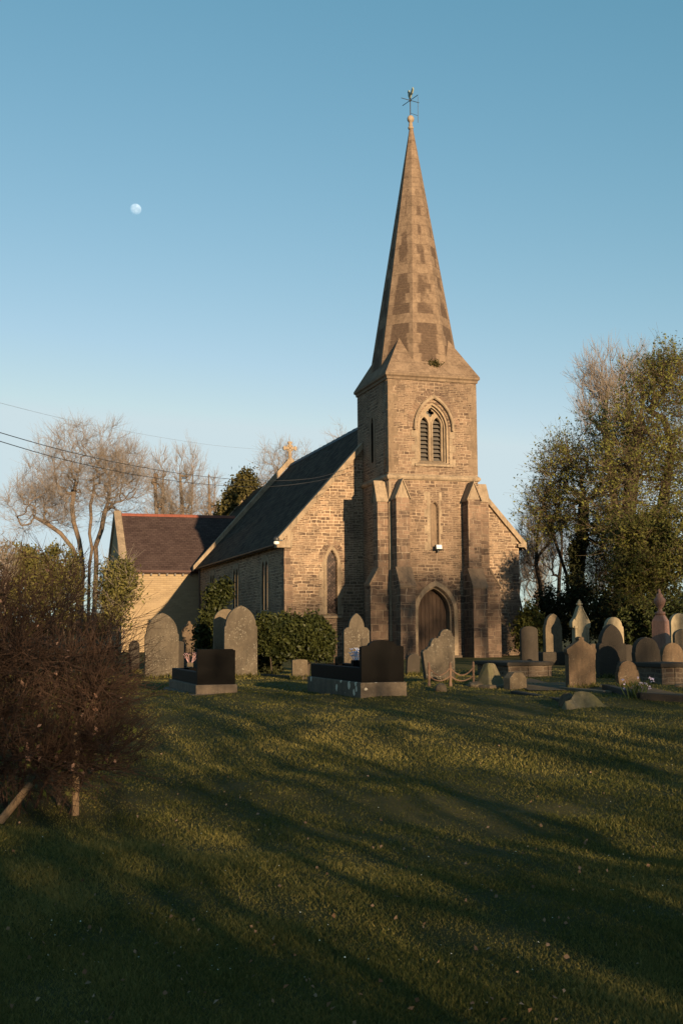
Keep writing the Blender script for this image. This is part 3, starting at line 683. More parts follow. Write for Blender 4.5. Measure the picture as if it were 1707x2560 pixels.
def nave():
    f = lambda x: 5.02+SL*(x+3.80) if x < NC else 5.02+SL*(7.72-x)
    plate([[(-3.57, -0.5), (0.2, -0.5), (0.2, f(0.2)-0.05), (-3.57, f(-3.57)-0.05)], arch(-1.44, 0.24, 1.86, 4.12, 0.56)], at_y(3.44), 'west_wall', WALL, CH, 0.5)
    MB().slab_y([(3.8, -0.5), (7.5, -0.5), (7.5, f(7.5)-0.05), (3.8, f(3.8)-0.05)], 3.44, 3.94).build('west_wall', WALL, CH)
    ys = (6.95, 13.3, 19.5)
    plate([[(3.94, -0.5), (23.6, -0.5), (23.6, 4.95), (3.94, 4.95)]]+[[(y-0.66, 2.0), (y+0.66, 2.0), (y+0.66, 4.45), (y-0.66, 4.45)] for y in ys], at_x(-3.57), 'north_wall', WALL, CH, 0.5)
    MB().box(7.0, 7.5, 3.94, 23.6, -0.5, 4.95).build('south_wall', WALL, CH)
    MB().slab_y([(-3.07, -0.5), (7.0, -0.5), (7.0, 5.6), (NC, 11.1), (-3.07, 5.6)], 23.1, 23.6).build('east_wall', WALL, CH)
    mb = MB(); roof(mb, 5.80, 11.31, 3.60, 23.25); rf = mb.build('nave_roof', SLATE, CH)
    mb = MB(); y = 3.75; k = 0
    while y < 23.1:
        mb.slab_y([(NC-0.20, 11.13), (NC, 11.38+0.012*(k % 2)), (NC+0.20, 11.13), (NC, 11.30)], y, y+0.445); y += 0.45; k += 1
    mb.build('ridge_tiles', GRIDGE, rf)
    # west gable coping, both sides of the tower
    rg = random.Random(4)
    for s in (-1, 1):
        mb = MB(); X = lambda x: x if s < 0 else 2*NC-x
        a = -3.92
        while a < -0.02:
            b = min(a+rg.uniform(0.8, 1.1), 0.0)
            zz = lambda x: 5.10+1.115*(x+3.92)
            P = [(X(a), zz(a)), (X(b-0.012), zz(b-0.012)), (X(b-0.012), zz(b)-0.32), (X(a), zz(a)-0.32)]
            mb.slab_y(P, 3.30-rg.random()*0.006, 3.74); a = b
        cp = mb.build('gable_coping', COPE, CH); mb = MB()
        x0, x1 = sorted((NC+s*(5.90 if s < 0 else 5.80), NC+s*(5.22 if s < 0 else 5.45))); mb.box(x0, x1, 3.27, 3.72, 4.72 if s < 0 else 4.90, 5.06)
        x0, x1 = sorted((NC+s*5.40, NC+s*5.15)); mb.box(x0, x1, 3.425, 3.72, 5.06, 5.42)
        mb.build('kneeler', COPE, cp, bevel=0.01)
    # quoins at the west corners
    rg = random.Random(9)
    for cx, sx in ((-3.57, 1), (7.5, -1)):
        mb = MB(); z = -0.1; k = 0
        while z < 4.6:
            h = rg.uniform(0.22, 0.40); a = rg.uniform(0.22, 0.55); b = rg.uniform(0.2, 0.5)
            xs = sorted((cx-sx*(0.008+rg.random()*0.012), cx+sx*a)); mb.box(xs[0], xs[1], 3.44-0.006-rg.random()*0.01, 3.44+b, z, min(z+h-0.014, 4.70)); z += h; k += 1
        mb.build('quoins', BUTT, CH)
    # lancet window in the west wall
    mb = MB(); add_arch_band(mb, -1.44, 0.36, 0.74, 0.24, 0.56, 1.86, 4.12, 3.41, 3.60)
    wn_ = mb.build('lancet_window', COPE, CH)
    ml, mr = MB(), MB(); z = 1.86; k = 0
    while z < 4.1:
        d_ = 0.10 if k % 2 else 0.24
        ml.box(-1.44-0.36-d_, -1.44-0.361, 3.434, 3.56, z, z+0.36); mr.box(-1.44+0.361, -1.44+0.36+d_*0.6, 3.434, 3.56, z, z+0.36); z += 0.373; k += 1
    ml.build('jamb', COPE, wn_); mr.build('jamb', COPE, wn_)
    MB().extrude([(3.36, 1.70), (3.36, 1.78), (3.62, 1.90), (3.62, 1.70)], lambda a, b: (-1.86, a, b), lambda a, b: (-1.02, a, b)).build('sill', COPE, wn_)
    MB().slab_y(arch(-1.44, 0.25, 1.80, 4.12, 0.58), 3.63, 3.66).build('pane', LEAD, wn_)
    voussoirs(-1.44, 0.38, 0.76, 4.12, 0.26, 3.44, 'relieving_arch', CH, 9, 2)
    # two-light windows in the north wall
    for y in ys:
        def lt(c): return arch(c, 0.29, 2.12, 3.95, 0.42, 8)
        fr = plate([[(y-0.80, 1.9), (y+0.80, 1.9), (y+0.80, 4.0), (y+0.70, 4.48), (y+0.3, 4.64), (y-0.3, 4.64), (y-0.70, 4.48), (y-0.80, 4.0)], lt(y-0.33), lt(y+0.33)], at_x(-3.60), 'north_window', COPE, CH, 0.05)
        MB().box(-3.548, -3.53, y-0.655, y+0.655, 2.005, 4.445).build('pane', GLASS, fr)
    # gutter and its lamp
    mb = MB(); n = 8
    b0 = [(-3.86+0.065*math.cos(t), 4.90+0.065*math.sin(t)) for t in np.linspace(math.pi, 2*math.pi, n)]
    mb.slab_y(b0+[(-3.80, 4.905), (-3.92, 4.905)][::1], 3.50, 23.0); mb.tube([(-3.66, 23.1, 4.85), (-3.66, 23.1, -0.2)], 0.05, 8)
    g = mb.build('gutter', GUTTER, CH)
    mb = MB(); mb.slab_y([(7.72, 4.78), (7.85, 4.78), (7.85, 4.92), (7.72, 4.92)], 3.50, 23.0); mb.build('gutter', GUTTER, CH)
    mb = MB(); mb.lathe([(0.06, 4.98), (0.13, 5.02), (0.13, 5.12), (0.05, 5.18)], -3.98, 3.22, 10); mb.box(-4.0, -3.7, 3.2, 3.26, 5.0, 5.05)
    lamp = mb.build('corner_floodlight', IRON, CH); MB().lathe([(0.02, 4.82), (0.11, 4.86), (0.13, 4.93), (0.10, 4.975)], -3.98, 3.22, 10).build('lens', WHITE, lamp)
    # east gable coping and its cross
    mb = MB()
    for s in (-1, 1):
        P = [(NC+s*5.95, 5.05), (NC, 5.05+SL*5.95+0.22), (NC, 5.05+SL*5.95-0.2), (NC+s*5.95, 4.75)]
        mb.slab_y(P, 23.25, 23.68)
    ec = mb.build('east_coping', COPE, CH)
    mb = MB(); cz = 12.35
    mb.box(NC-0.20, NC+0.20, 23.28, 23.66, 11.50, 11.68, 0.05); mb.box(NC-0.09, NC+0.09, 23.38, 23.56, 11.66, cz-0.1)
    for q in range(4):
        an = q*math.pi/2; c_, s_ = math.cos(an), math.sin(an)
        P = [(0.04, -0.07), (0.28, -0.07), (0.31, -0.15), (0.42, -0.10), (0.42, 0.10), (0.31, 0.15), (0.28, 0.07), (0.04, 0.07)]
        if q == 3: P = [(0.04, -0.08), (0.3, -0.08), (0.3, 0.08), (0.04, 0.08)]
        mb.slab_y([(NC+a*c_-b*s_, cz+a*s_+b*c_) for a, b in P], 23.40-0.004*q, 23.54+0.004*q)
    for a0 in np.arange(0, 2*math.pi, math.pi/12):
        a1 = a0+math.pi/12; mb.slab_y([(NC+r*math.cos(t), cz+r*math.sin(t)) for r, t in ((0.17, a0), (0.24, a0), (0.24, a1), (0.17, a1))], 23.43, 23.51)
    mb.build('gable_cross', COPE, ec)
nave()

def east_end():
    # chancel
    MB().box(-2.64, -2.14, 23.7, 34.2, -0.5, 5.75).build('chancel_wall', WALL, CH); MB().box(6.06, 6.56, 23.7, 34.2, -0.5, 5.75).build('chancel_wall', WALL, CH)
    mb = MB(); roof(mb, 4.85, 10.88, 23.60, 33.9); mb.build('chancel_roof', SLATE, CH)
    mb = MB(); mb.slab_y([(-2.7, 5.5), (NC, 11.12), (6.62, 5.5), (6.62, 5.2), (-2.7, 5.2)], 33.9, 34.35); mb.box(NC-0.16, NC+0.16, 33.95, 34.3, 11.0, 11.42, 0.05); mb.build('chancel_gable', COPE, CH)
    # north wing
    yw, xr, xl = 24.0, -2.7, -7.66
    MB().box(xl, xr, yw, yw+0.4, -0.5, 4.90).build('wing_wall', CREAM, CH)
    MB().slab_x([(yw, -0.5), (yw+8, -0.5), (yw+8, 4.9), (yw+4, 8.45), (yw, 4.9)], xl-0.4, xl).build('wing_gable_wall', CREAM, CH)
    mb = MB(); P = [(yw-0.22, 4.78), (yw+4, 8.52), (yw+8.22, 4.78), (yw+8.22, 4.62), (yw+4, 8.34), (yw-0.22, 4.62)]
    mb.extrude(P, lambda a, b: (xl-0.05, a, b), lambda a, b: (-0.3, a, b)); rf = mb.build('wing_roof', PSLATE, CH)
    mb = MB(); x = xl-0.02
    while x < -0.6:
        mb.slab_x([(yw+3.82, 8.38), (yw+3.92, 8.50), (yw+4.0, 8.57), (yw+4.08, 8.50), (yw+4.18, 8.38), (yw+4, 8.5)], x, x+0.44); x += 0.45
    mb.build('ridge_tiles', RIDGE, rf)
    mb = MB()
    for s in (0, 1):
        A, B = ((yw-0.30, 4.82), (yw+4, 8.72)) if s == 0 else ((yw+8.30, 4.82), (yw+4, 8.72))
        mb.extrude([A, B, (B[0], B[1]-0.45), (A[0], A[1]-0.45)], lambda a, b: (xl-0.50, a, b), lambda a, b: (xl-0.06, a, b))
    mb.build('wing_coping', COPE, CH)
    MB().box(xl-0.5, xl+0.02, yw-0.32, yw-0.02, 4.2, 4.95).build('kneeler', COPE, CH)
    mb = MB(); mb.extrude([(yw-0.30, 4.70), (yw-0.20, 4.70), (yw-0.20, 4.80), (yw-0.30, 4.80)], lambda a, b: (xl+0.03, a, b), lambda a, b: (xr-0.9, a, b)); mb.build('gutter', simple('red_gutter', (0.06, 0.026, 0.02), 0.6, 0.2), CH)
    x = xl+0.3
    while x < -3.6: MB().box(x, x+0.09, yw-0.18, yw, 4.50, 4.62).build('eaves_bracket', GUTTER, CH); x += 0.47
east_end()

# ---------------------------------------------------------------- gravestones and the things among them
def P_round(w, h, sh=0.0, step=0.0):
    """semicircular head; sh: shoulder step width"""
    r = w/2-sh; zs = h-r
    P = [(-w/2, -0.4), (w/2, -0.4), (w/2, zs-step)]
    if sh: P += [(w/2-sh*0.2, zs-step*0.2), (w/2-sh, zs)] if step else [(r, zs)]
    P += [(r*math.cos(t), zs+r*math.sin(t)) for t in np.linspace(0.05, math.pi-0.05, 15)]
    if sh: P += [(-r, zs), (-(w/2-sh*0.2), zs-step*0.2)] if step else [(-r, zs)]
    return P+[(-w/2, zs-step)]

def P_gothic(w, h, rise, sh=0.0, step=0.0):
    hw = w/2-sh; zs = h-rise
    a = arch(0, hw, -0.4, zs, rise, 9)[2:]
    P = [(-w/2, -0.4), (w/2, -0.4), (w/2, zs-step)]
    if sh: P += [(w/2-0.01, zs-step*0.55), (w/2-sh*0.45, zs-step*0.12)]
    P += a
    if sh: P += [(-w/2+sh*0.45, zs-step*0.12), (-w/2+0.01, zs-step*0.55)]
    return P+[(-w/2, zs-step)]

def P_seg(w, h, rise):
    return [(-w/2, -0.4), (w/2, -0.4)]+[(w/2*math.cos(t), h-rise+rise*math.sin(t)) for t in np.linspace(0, math.pi, 13)]

def P_gable(w, h, rise, kn=0.05):
    return [(-w/2, -0.4), (w/2, -0.4), (w/2, h-rise-0.10), (w/2+kn, h-rise-0.06), (w/2+kn, h-rise), (0.09*w, h-0.07), (0.11*w, h-0.03), (0.04*w, h), (-0.04*w, h), (-0.11*w, h-0.03), (-0.09*w, h-0.07), (-w/2-kn, h-rise), (-w/2-kn, h-rise-0.06), (-w/2, h-rise-0.10)]

def P_scroll(w, h):
    R_ = [(w/2, -0.4), (w/2, h*0.72), (w*0.43, h*0.78), (w*0.36, h*0.77), (w*0.28, h*0.82), (w*0.22, h*0.83), (w*0.19, h*0.90)]
    R_ += [(0.17*w*math.cos(t), h*0.88+0.12*h*math.sin(t)) for t in np.linspace(0.3, math.pi/2, 6)]
    return [(-w/2, -0.4)]+R_+[(-x, z) for x, z in R_[::-1][1:-1]]

def headstone(loc, prof, mat, label, thick=0.11, rz=0.0, tilt=None, group='old headstones in the churchyard', plinth=None, panel=None, bevel=0.012, rough=0.0, name='headstone', cat='gravestone'):
    if not plinth and not panel:
        t = MB().slab_y(prof, 0, thick).build(name, mat, None, bevel=bevel, rough=rough)
        t.location = tuple(map(float, loc)); t.rotation_euler = (0, 0, rz) if tilt is None else (tilt[0], tilt[1], rz)
        return tag(t, label, cat, group)
    t = thing(name, label, cat, loc, rz, group, tilt)
    MB().slab_y(prof, 0, thick).build('slab', mat, t, bevel=bevel, rough=rough)
    if plinth:
        pw, ph, pd, pm = plinth
        MB().box(-pw/2, pw/2, thick/2-pd/2, thick/2+pd/2, -0.4, ph, 0.03).build('plinth', pm, t, bevel=0.01)
    if panel:                                                      # sunk moulding round the face
        mb = MB(); n = len(panel)
        for i in range(n):
            a, b = panel[i], panel[(i+1) % n]; d_ = Vector((b[0]-a[0], b[1]-a[1])); L = d_.length
            if L < 1e-4: continue
            nx, nz = -d_.y/L*0.018, d_.x/L*0.018
            mb.slab_y([(a[0]-nx, a[1]-nz), (b[0]-nx, b[1]-nz), (b[0]+nx, b[1]+nz), (a[0]+nx, a[1]+nz)], -0.012, 0.01)
        mb.build('moulding', mat, t)
    return t

GRAVE_FEET = []
def hs(u0, u1, vt, vb, kind, mat, label, d=None, thick=0.11, rz=0.0, tilt=None, **kw):
    """headstone seen between columns u0-u1, top vt, foot vb (working pixels); d gives the depth when the foot is hidden"""
    uc = (u0+u1)/2
    if d is None: loc, d = foot(uc, vb)
    else: loc = stand(uc, d)
    mp = mpp(d); ang = math.atan2(loc[0]-CAM[0], loc[1]-CAM[1])
    wd = (u1-u0)*mp; wd = (wd-thick*math.sin(ang-rz))/math.cos(ang-rz) if ang-rz > 0 else wd
    top = pix(uc, vt, d)[2]; h = top-loc[2]
    prof = kind(wd, h); GRAVE_FEET.append((loc[0], loc[1], wd, 140))
    return headstone(loc, prof, mat, label, thick, rz, tilt, **kw)

# left of the church
hs(334, 412, 1407, 1550, lambda w, h: P_gothic(w, h, w*0.62, 0.03, 0.03), G_GREY, 'grey lichened headstone with a bluntly pointed head, beside the bare brown bush', d=28.5, thick=0.14)
hs(404, 424, 1472, 1550, lambda w, h: P_seg(w, h, 0.06), G_DARK, 'narrow dark headstone edge just right of the bluntly pointed one by the bush', d=30.5, thick=0.10)
hs(514, 593, 1390, 1555, lambda w, h: P_gothic(w, h, w*0.60, 0.035, 0.04), G_GREY, 'tall grey round-topped headstone splashed with lichen, left of the clipped evergreen bush', thick=0.16)
hs(491, 548, 1398, 1555, lambda w, h: P_round(w, h), G_TAN, 'plain tan headstone standing half hidden behind the tall lichened one', d=30.5, thick=0.12)
hs(418, 452, 1426, 1540, lambda w, h: P_gable(w, h, w*0.55, 0.03), G_BROWN, 'small orange-brown gabled headstone with a pale edge, in front of the wing wall', d=37, thick=0.14)
hs(298, 322, 1470, 1540, lambda w, h: P_gothic(w, h, w*0.6), G_DARK, 'small dark slab standing in for the shading seen through the twigs of the bare bush', d=33, thick=0.1)  # dark slab put where the bush shading forms a dark shape
hs(788, 850, 1408, 1545, lambda w, h: P_gothic(w, h, w*0.52, w*0.2, w*0.2), G_GREY, 'grey shouldered headstone with a pointed head against the tower foot', d=31, thick=0.13)
hs(765, 790, 1508, 1560, lambda w, h: P_seg(w, h, 0.05), G_BROWN, 'low weathered stub of a headstone between the clipped bush and the shouldered stone', d=31.5, thick=0.1, rough=0.008)
hs(670, 708, 1514, 1560, lambda w, h: P_seg(w, h, 0.03), G_TAN, 'short tan headstone tucked under the clipped evergreen bush', d=27.4, thick=0.12)
hs(931, 964, 1501, 1552, lambda w, h: P_round(w, h), G_DARK, 'small dark round-topped headstone beside the church door', d=29, thick=0.12, tilt=(0, R(3)))
# the leaning pair in front of the door
hs(1003, 1045, 1445, 1560, lambda w, h: P_round(w, h, w*0.12, 0.05), G_GREY, 'grey headstone with a small round head, behind the leaning scroll-topped stone at the door', d=28.5, thick=0.12)
hs(974, 1050, 1464, 1572, P_scroll, G_GREY, 'big grey scroll-topped headstone leaning to the left in front of the door', d=25.2, thick=0.13, tilt=(R(-3), R(-6)), rz=R(6))
# right of the church
hs(1194, 1236, 1438, 1515, lambda w, h: P_seg(w, h, 0.14), G_DARK, 'dim grey-green headstone close to the right corner of the church', d=36, thick=0.12)
hs(1249, 1293, 1409, 1505, lambda w, h: P_gothic(w, h, w*0.6, w*0.07, w*0.25), G_TAN, 'tan pointed headstone on a stepped base, left of the pale finial-topped one', d=37, thick=0.2, plinth=(0.95, 0.42, 0.5, G_DARK))
hs(1386, 1434, 1417, 1510, lambda w, h: P_round(w, h, w*0.08, w*0.2), G_PALE, 'pale round-headed headstone partly shadowed, right of the finial-topped one', d=35, thick=0.16)
hs(1538, 1585, 1408, 1500, lambda w, h: P_gothic(w, h, w*0.5), G_PALE, 'pale headstone with a pointed head right beside the pink urn pedestal', d=37, thick=0.16)
hs(1546, 1600, 1444, 1500, lambda w, h: P_seg(w, h, 0.2), G_TAN, 'small tan headstone with dark edges below the pale pointed one', d=34, thick=0.14)
hs(1467, 1498, 1463, 1510, lambda w, h: P_round(w, h), G_PALE, 'small pale headstone peeping out behind the dark leaning stone', d=38, thick=0.14)
hs(1515, 1570, 1476, 1545, lambda w, h: P_round(w, h, 0.02, 0.03), G_BROWN, 'brown round-headed headstone behind the brick table tomb', d=30, thick=0.14)
hs(1370, 1440, 1433, 1578, lambda w, h: P_gothic(w, h, w*0.62, w*0.1, w*0.1), G_DARK, 'tall dark headstone with a narrow pointed head, standing behind the tan gabled one', d=26.5, thick=0.18)
hs(1424, 1458, 1480, 1560, lambda w, h: P_seg(w, h, 0.12), G_DARK, 'low dark headstone joined to the shade right of the tall dark one', d=28, thick=0.12)
hs(1458, 1522, 1463, 1574, lambda w, h: P_round(w, h, 0.02, 0.04), G_DARK, 'dark round-headed headstone tilted to the left beside the brick table tomb', d=25.2, thick=0.16, tilt=(R(2), R(-7)))
hs(1303, 1372, 1462, 1581, lambda w, h: P_gable(w, h, w*0.42, 0.03), G_BROWN, 'brown gabled headstone with white lichen specks, in front of the tall dark pointed one', thick=0.15)
hs(1418, 1475, 1517, 1579, lambda w, h: P_round(w*0.93, h, w*0.06, 0.07), G_BROWN, 'short brown headstone leaning to the left with one broken shoulder', thick=0.12, tilt=(R(-3), R(-5)), rough=0.006)
hs(1348, 1372, 1478, 1510, lambda w, h: P_round(w, h), G_BROWN, 'tiny brown headstone peeping out left of the tall dark pointed one', d=33, thick=0.14)

# pale monument with a finial
def finial_stone():
    d = 36.0; loc = stand(1335, d); mp = mpp(d); H = pix(1335, 1376, d)[2]-loc[2]
    t = thing('finial_monument', 'pale pinnacled monument with steep gable and carved finial, lit by the sun', 'monument', loc, 0.0, 'old headstones in the churchyard')
    w = 0.52
    P = [(-w*0.44, -0.4), (w*0.44, -0.4), (w*0.44, H*0.56), (w*0.60, H*0.58), (w*0.60, H*0.66), (w*0.50, H*0.70), (w*0.40, H*0.72), (w*0.10, H*0.90), (-w*0.10, H*0.90), (-w*0.40, H*0.72), (-w*0.50, H*0.70), (-w*0.60, H*0.66), (-w*0.60, H*0.58), (-w*0.44, H*0.56)]
    MB().slab_y(P, 0, 0.22).build('slab', G_PALE, t, bevel=0.02)
    MB().lathe([(0.055, H*0.86), (0.07, H*0.885), (0.045, H*0.90), (0.10, H*0.92), (0.105, H*0.94), (0.05, H*0.952), (0.06, H*0.968), (0.022, H*0.985), (0.018, H)], 0, 0.11, 10).build('finial', G_PALE, t, smooth=True)
    mb = MB()
    for s in (-1, 1):
        mb.slab_y([(s*w*0.44, H*0.71), (s*w*0.06, H*0.88), (s*w*0.06, H*0.85), (s*w*0.40, H*0.695)], -0.03, 0.05)
        mb.lathe([(0.03, 0.0), (0.035, H*0.55), (0.06, H*0.57), (0.06, H*0.60)], s*w*0.40, -0.01, 8)
    mb.build('moulding', G_PALE, t)
    MB().box(-w*0.6, w*0.6, -0.12, 0.34, -0.3, H*0.14, 0.04).build('plinth', G_PALE, t, bevel=0.01)
finial_stone()

def urn_pedestal():
    d = 35.0; loc = stand(1516, d); H = pix(1518, 1352, d)[2]-loc[2]
    t = thing('urn_pedestal', 'pink granite pedestal tapering upwards and crowned by a stone urn', 'monument', loc, R(38))
    w = 0.42; zt = H*0.585
    mb = MB(); b = [(-w*.54, -w*.54, -0.3), (w*.54, -w*.54, -0.3), (w*.54, w*.54, -0.3), (-w*.54, w*.54, -0.3), (-w*.47, -w*.47, zt), (w*.47, -w*.47, zt), (w*.47, w*.47, zt), (-w*.47, w*.47, zt), (0, 0, zt+0.42)]
    mb.add(b, [(3, 2, 1, 0), (0, 1, 5, 4), (1, 2, 6, 5), (2, 3, 7, 6), (3, 0, 4, 7), (4, 5, 8), (5, 6, 8), (6, 7, 8), (7, 4, 8)]); mb.build('shaft', G_PINK, t, bevel=0.01)
    MB().box(-0.4, 0.4, -0.4, 0.4, -0.3, 0.3, 0.04).build('plinth', G_PINK, t, bevel=0.01)
    z = zt+0.22; s = (H-z)
    MB().lathe([(0.15, z-0.03), (0.16, z+0.04), (0.07, z+0.09*s), (0.06, z+0.2*s), (0.13, z+0.32*s), (0.175, z+0.48*s), (0.175, z+0.58*s), (0.10, z+0.68*s), (0.115, z+0.72*s), (0.07, z+0.80*s), (0.035, z+0.85*s), (0.05, z+0.91*s), (0.02, z+s)], 0, 0, 16).build('urn', G_PINK, t, smooth=True)
urn_pedestal()

def black_grave(u0, vb, wpx, d, L, htop, curved, label, plabel_mat, tiers, kh):
    P = pix(u0, vb, d); gz = P[2]
    t = thing('kerbed_grave', label, 'grave', P, R(0), 'kerbed graves with black granite headstones')
    w = wpx
    z1 = tiers
    MB().box(0, w, 0, L, -0.5, z1, 0.012).build('plinth', plabel_mat, t, bevel=0.012)
    if htop[1] > 0:
        MB().box(-0.10, w*0.98, -0.12, L+0.1, -0.6, z1-0.16, 0.02).build('lower_plinth', PLAIN_CONC, t, bevel=0.012)
    k = MB()
    k.box(0.05, 0.15, 0.16, L-0.06, z1, z1+kh, 0.012); k.box(w-0.15, w-0.05, 0.16, L-0.06, z1, z1+kh, 0.012); k.box(0.151, w-0.151, L-0.16, L-0.06, z1, z1+kh-0.003, 0.012)
    k.build('kerb', GRANITE, t)
    MB().box(0.152, w-0.152, 0.17, L-0.162, z1+0.002, z1+kh*0.45).build('ledger', GRANITE, t)
    h = htop[0]
    if curved:
        prof = [(0.03, z1), (w-0.03, z1), (w-0.03, z1+h*0.84), (w-0.10, z1+h*0.86)]+[(w*0.5+w*0.30*math.cos(a), z1+h*0.87+h*0.13*math.sin(a)) for a in np.linspace(0, math.pi, 9)]+[(0.10, z1+h*0.86), (0.03, z1+h*0.84)]
    else:
        prof = [(0.03, z1), (w-0.03, z1), (w-0.03, z1+h*0.97), (w*0.92, z1+h*0.97), (w*0.90, z1+h), (0.03, z1+h)]
    MB().slab_y(prof, 0.04, 0.15).build('headstone', GRANITE, t, bevel=0.006)
    return t
KG1 = black_grave(828, 1602, 0.80, 19.0, 3.2, (0.69, 0), True, 'black granite grave with a curved headstone, on a plinth spotted with white lichen', CONC, 0.24, 0.24)
KG2 = black_grave(450, 1601, 0.74, 20.4, 3.0, (0.62, 1), False, 'black granite grave with a square-topped headstone on a two-tier plinth', PLAIN_CONC, 0.21, 0.22)

def flower_pot(P, label, cols, seed, pot=(0.07, 0.13), rad=0.12):
    t = thing('flower_vase', label, 'flower vase', P, 0, 'flower vases on the kerbed graves'); rg = random.Random(seed)
    MB().box(-pot[0], pot[0], -pot[0], pot[0], 0, pot[1], 0.01).build('pot', GRANITE if seed % 2 else G_TAN, t, bevel=0.005)
    for ci, c in enumerate(cols):
        mb = MB()
        for k in range(9):
            a = rg.uniform(0, 6.28); r = rad*math.sqrt(rg.random()); x, y = r*math.cos(a), r*math.sin(a); z = pot[1]+rg.uniform(0.06, 0.20)
            for q in range(6):
                b = q*math.pi/3; rr = 0.035; mb.add([(x, y, z), (x+rr*math.cos(b-.4), y+rr*math.sin(b-.4), z+0.015), (x+rr*1.3*math.cos(b), y+rr*1.3*math.sin(b), z+0.025), (x+rr*math.cos(b+.4), y+rr*math.sin(b+.4), z+0.015)], [(0, 1, 2, 3)])
            mb.tube([(x*0.3, y*0.3, pot[1]*0.8), (x, y, z)], 0.004, 4, False)
        mb.build('flowers', c, t)
    return t
PETW = simple('white_petals', (0.75, 0.76, 0.82), 0.7, 0.2, 0.1); PETB = simple('blue_petals', (0.35, 0.42, 0.65), 0.7, 0.2, 0.1); PETP = simple('pink_petals', (0.6, 0.36, 0.34), 0.7, 0.2, 0.2)
flower_pot(pix(817, 1533, 20.4), 'square vase of white and blue flowers behind the curved black headstone', (PETW, PETB), 1)
flower_pot(pix(436, 1533, 23.0), 'vase of pale pink flowers behind the square-topped black headstone', (PETP,), 2, (0.06, 0.10))
def grave_lantern():
    t = thing('memorial_plaque', 'small grey post with a pale plaque, standing behind the curved black headstone', 'plaque', pix(823, 1530, 21.2), 0)
    MB().box(-0.025, 0.025, -0.02, 0.02, 0, 0.33).build('post', GUTTER, t)
    MB().box(0.06, 0.17, -0.02, 0.02, 0.18, 0.50, 0.01).build('plaque', G_GREY, t)
grave_lantern()

def lump(name, loc, sx, sy, sz, mat, label, cat, seed, rz=0, flat=0.0, group=None):
    rg = np.random.RandomState(seed)
    bm = bmesh.new(); bmesh.ops.create_icosphere(bm, subdivisions=3, radius=1.0)
    dirs = rg.normal(size=(7, 3)); dirs /= np.linalg.norm(dirs, axis=1)[:, None]; off = rg.uniform(0.68, 0.9, 7)
    for v in bm.verts:
        p = np.array(v.co)
        for dd, o in zip(dirs, off):
            q = p@dd
            if q > o: p = p-dd*(q-o)
        p = p*(1+0.04*math.sin(7*p[0]+seed)*math.sin(6*p[1]))
        v.co = (p[0]*sx, p[1]*sy, max(p[2], -0.6)*sz+sz*0.25)
    me = bpy.data.meshes.new(name); bm.to_mesh(me); bm.free(); me.materials.append(mat)
    o = link(name, me, None, loc); o.rotation_euler[2] = rz; tag(o, label, cat, group); return o

# low stones in the grass
def oct_stone():
    P, d = foot(1190, 1583); mp = mpp(d)
    w, h = 47*mp, 39*mp
    headstone(P, [(-w/2, -0.3), (w/2, -0.3), (w/2, h*0.62), (w*0.27, h), (-w*0.22, h), (-w/2, h*0.66)], G_TAN, 'low clipped-corner stone block standing in the grass by the path', 0.22, R(10), name='stone_block', cat='stone', group='low stones in the grass')
oct_stone()
for (u, v, wpx, hpx, nm, lab, cat, mat, sd) in [
    (1012, 1588, 30, 22, 'boulder', 'small squarish boulder alone in the grass below the door', 'stone', G_TAN, 1),
    (1092, 1577, 40, 15, 'boulder', 'flat pale boulder in the grass under the chain railing', 'stone', G_TAN, 2),
    (1560, 1577, 26, 9, 'boulder', 'small flat stone in the grass before the brick table tomb', 'stone', G_TAN, 5),
    (1303, 1622, 42, 34, 'boulder', 'rusty brown broken stone stub, left of the fallen slab', 'stone', G_BROWN, 7)]:
    P, d = foot(u, v); mp = mpp(d)
    lump(nm, P, wpx*mp/2*1.15, wpx*mp/2*0.9, hpx*mp*0.72, mat, lab, cat, sd, sd*0.7, group='low stones in the grass')
def fallen_slab():
    P, d = foot(1345, 1626); mp = mpp(d)
    pts = [(-0.36, -0.25), (0.42, -0.25), (0.40, 0.05), (0.30, 0.09), (0.20, 0.24), (0.13, 0.29), (0.0, 0.31), (-0.12, 0.26), (-0.20, 0.14), (-0.31, 0.10)]
    headstone(P, pts, MOSSY, 'fallen mossy headstone slab leaning back, its rounded shoulders half sunk in the grass', 0.16, R(-4), (R(-38), R(4)), rough=0.01, name='fallen_slab')
fallen_slab()
def pyramid_stone():
    P, d = foot(1125, 1577); mp = mpp(d)
    t = thing('mossy_marker', 'mossy pyramid-shaped block of stone beside the chain railing', 'stone', P, R(20), 'low stones in the grass')
    a, h = 0.30, 0.46
    MB().add([(-a, -a, -0.2), (a, -a, -0.2), (a, a, -0.2), (-a, a, -0.2), (-0.10, -0.05, h), (0.06, -0.07, h), (0.08, 0.08, h), (-0.08, 0.08, h)], [(3, 2, 1, 0), (4, 5, 6, 7), (0, 1, 5, 4), (1, 2, 6, 5), (2, 3, 7, 6), (3, 0, 4, 7)]).build('block', MOSSY, t, bevel=0.03, rough=0.01)
    MB().box(-a-.06, a+.06, -a-.06, a+.06, -0.3, 0.05, 0.03).build('plinth', G_TAN, t, bevel=0.02)
pyramid_stone()

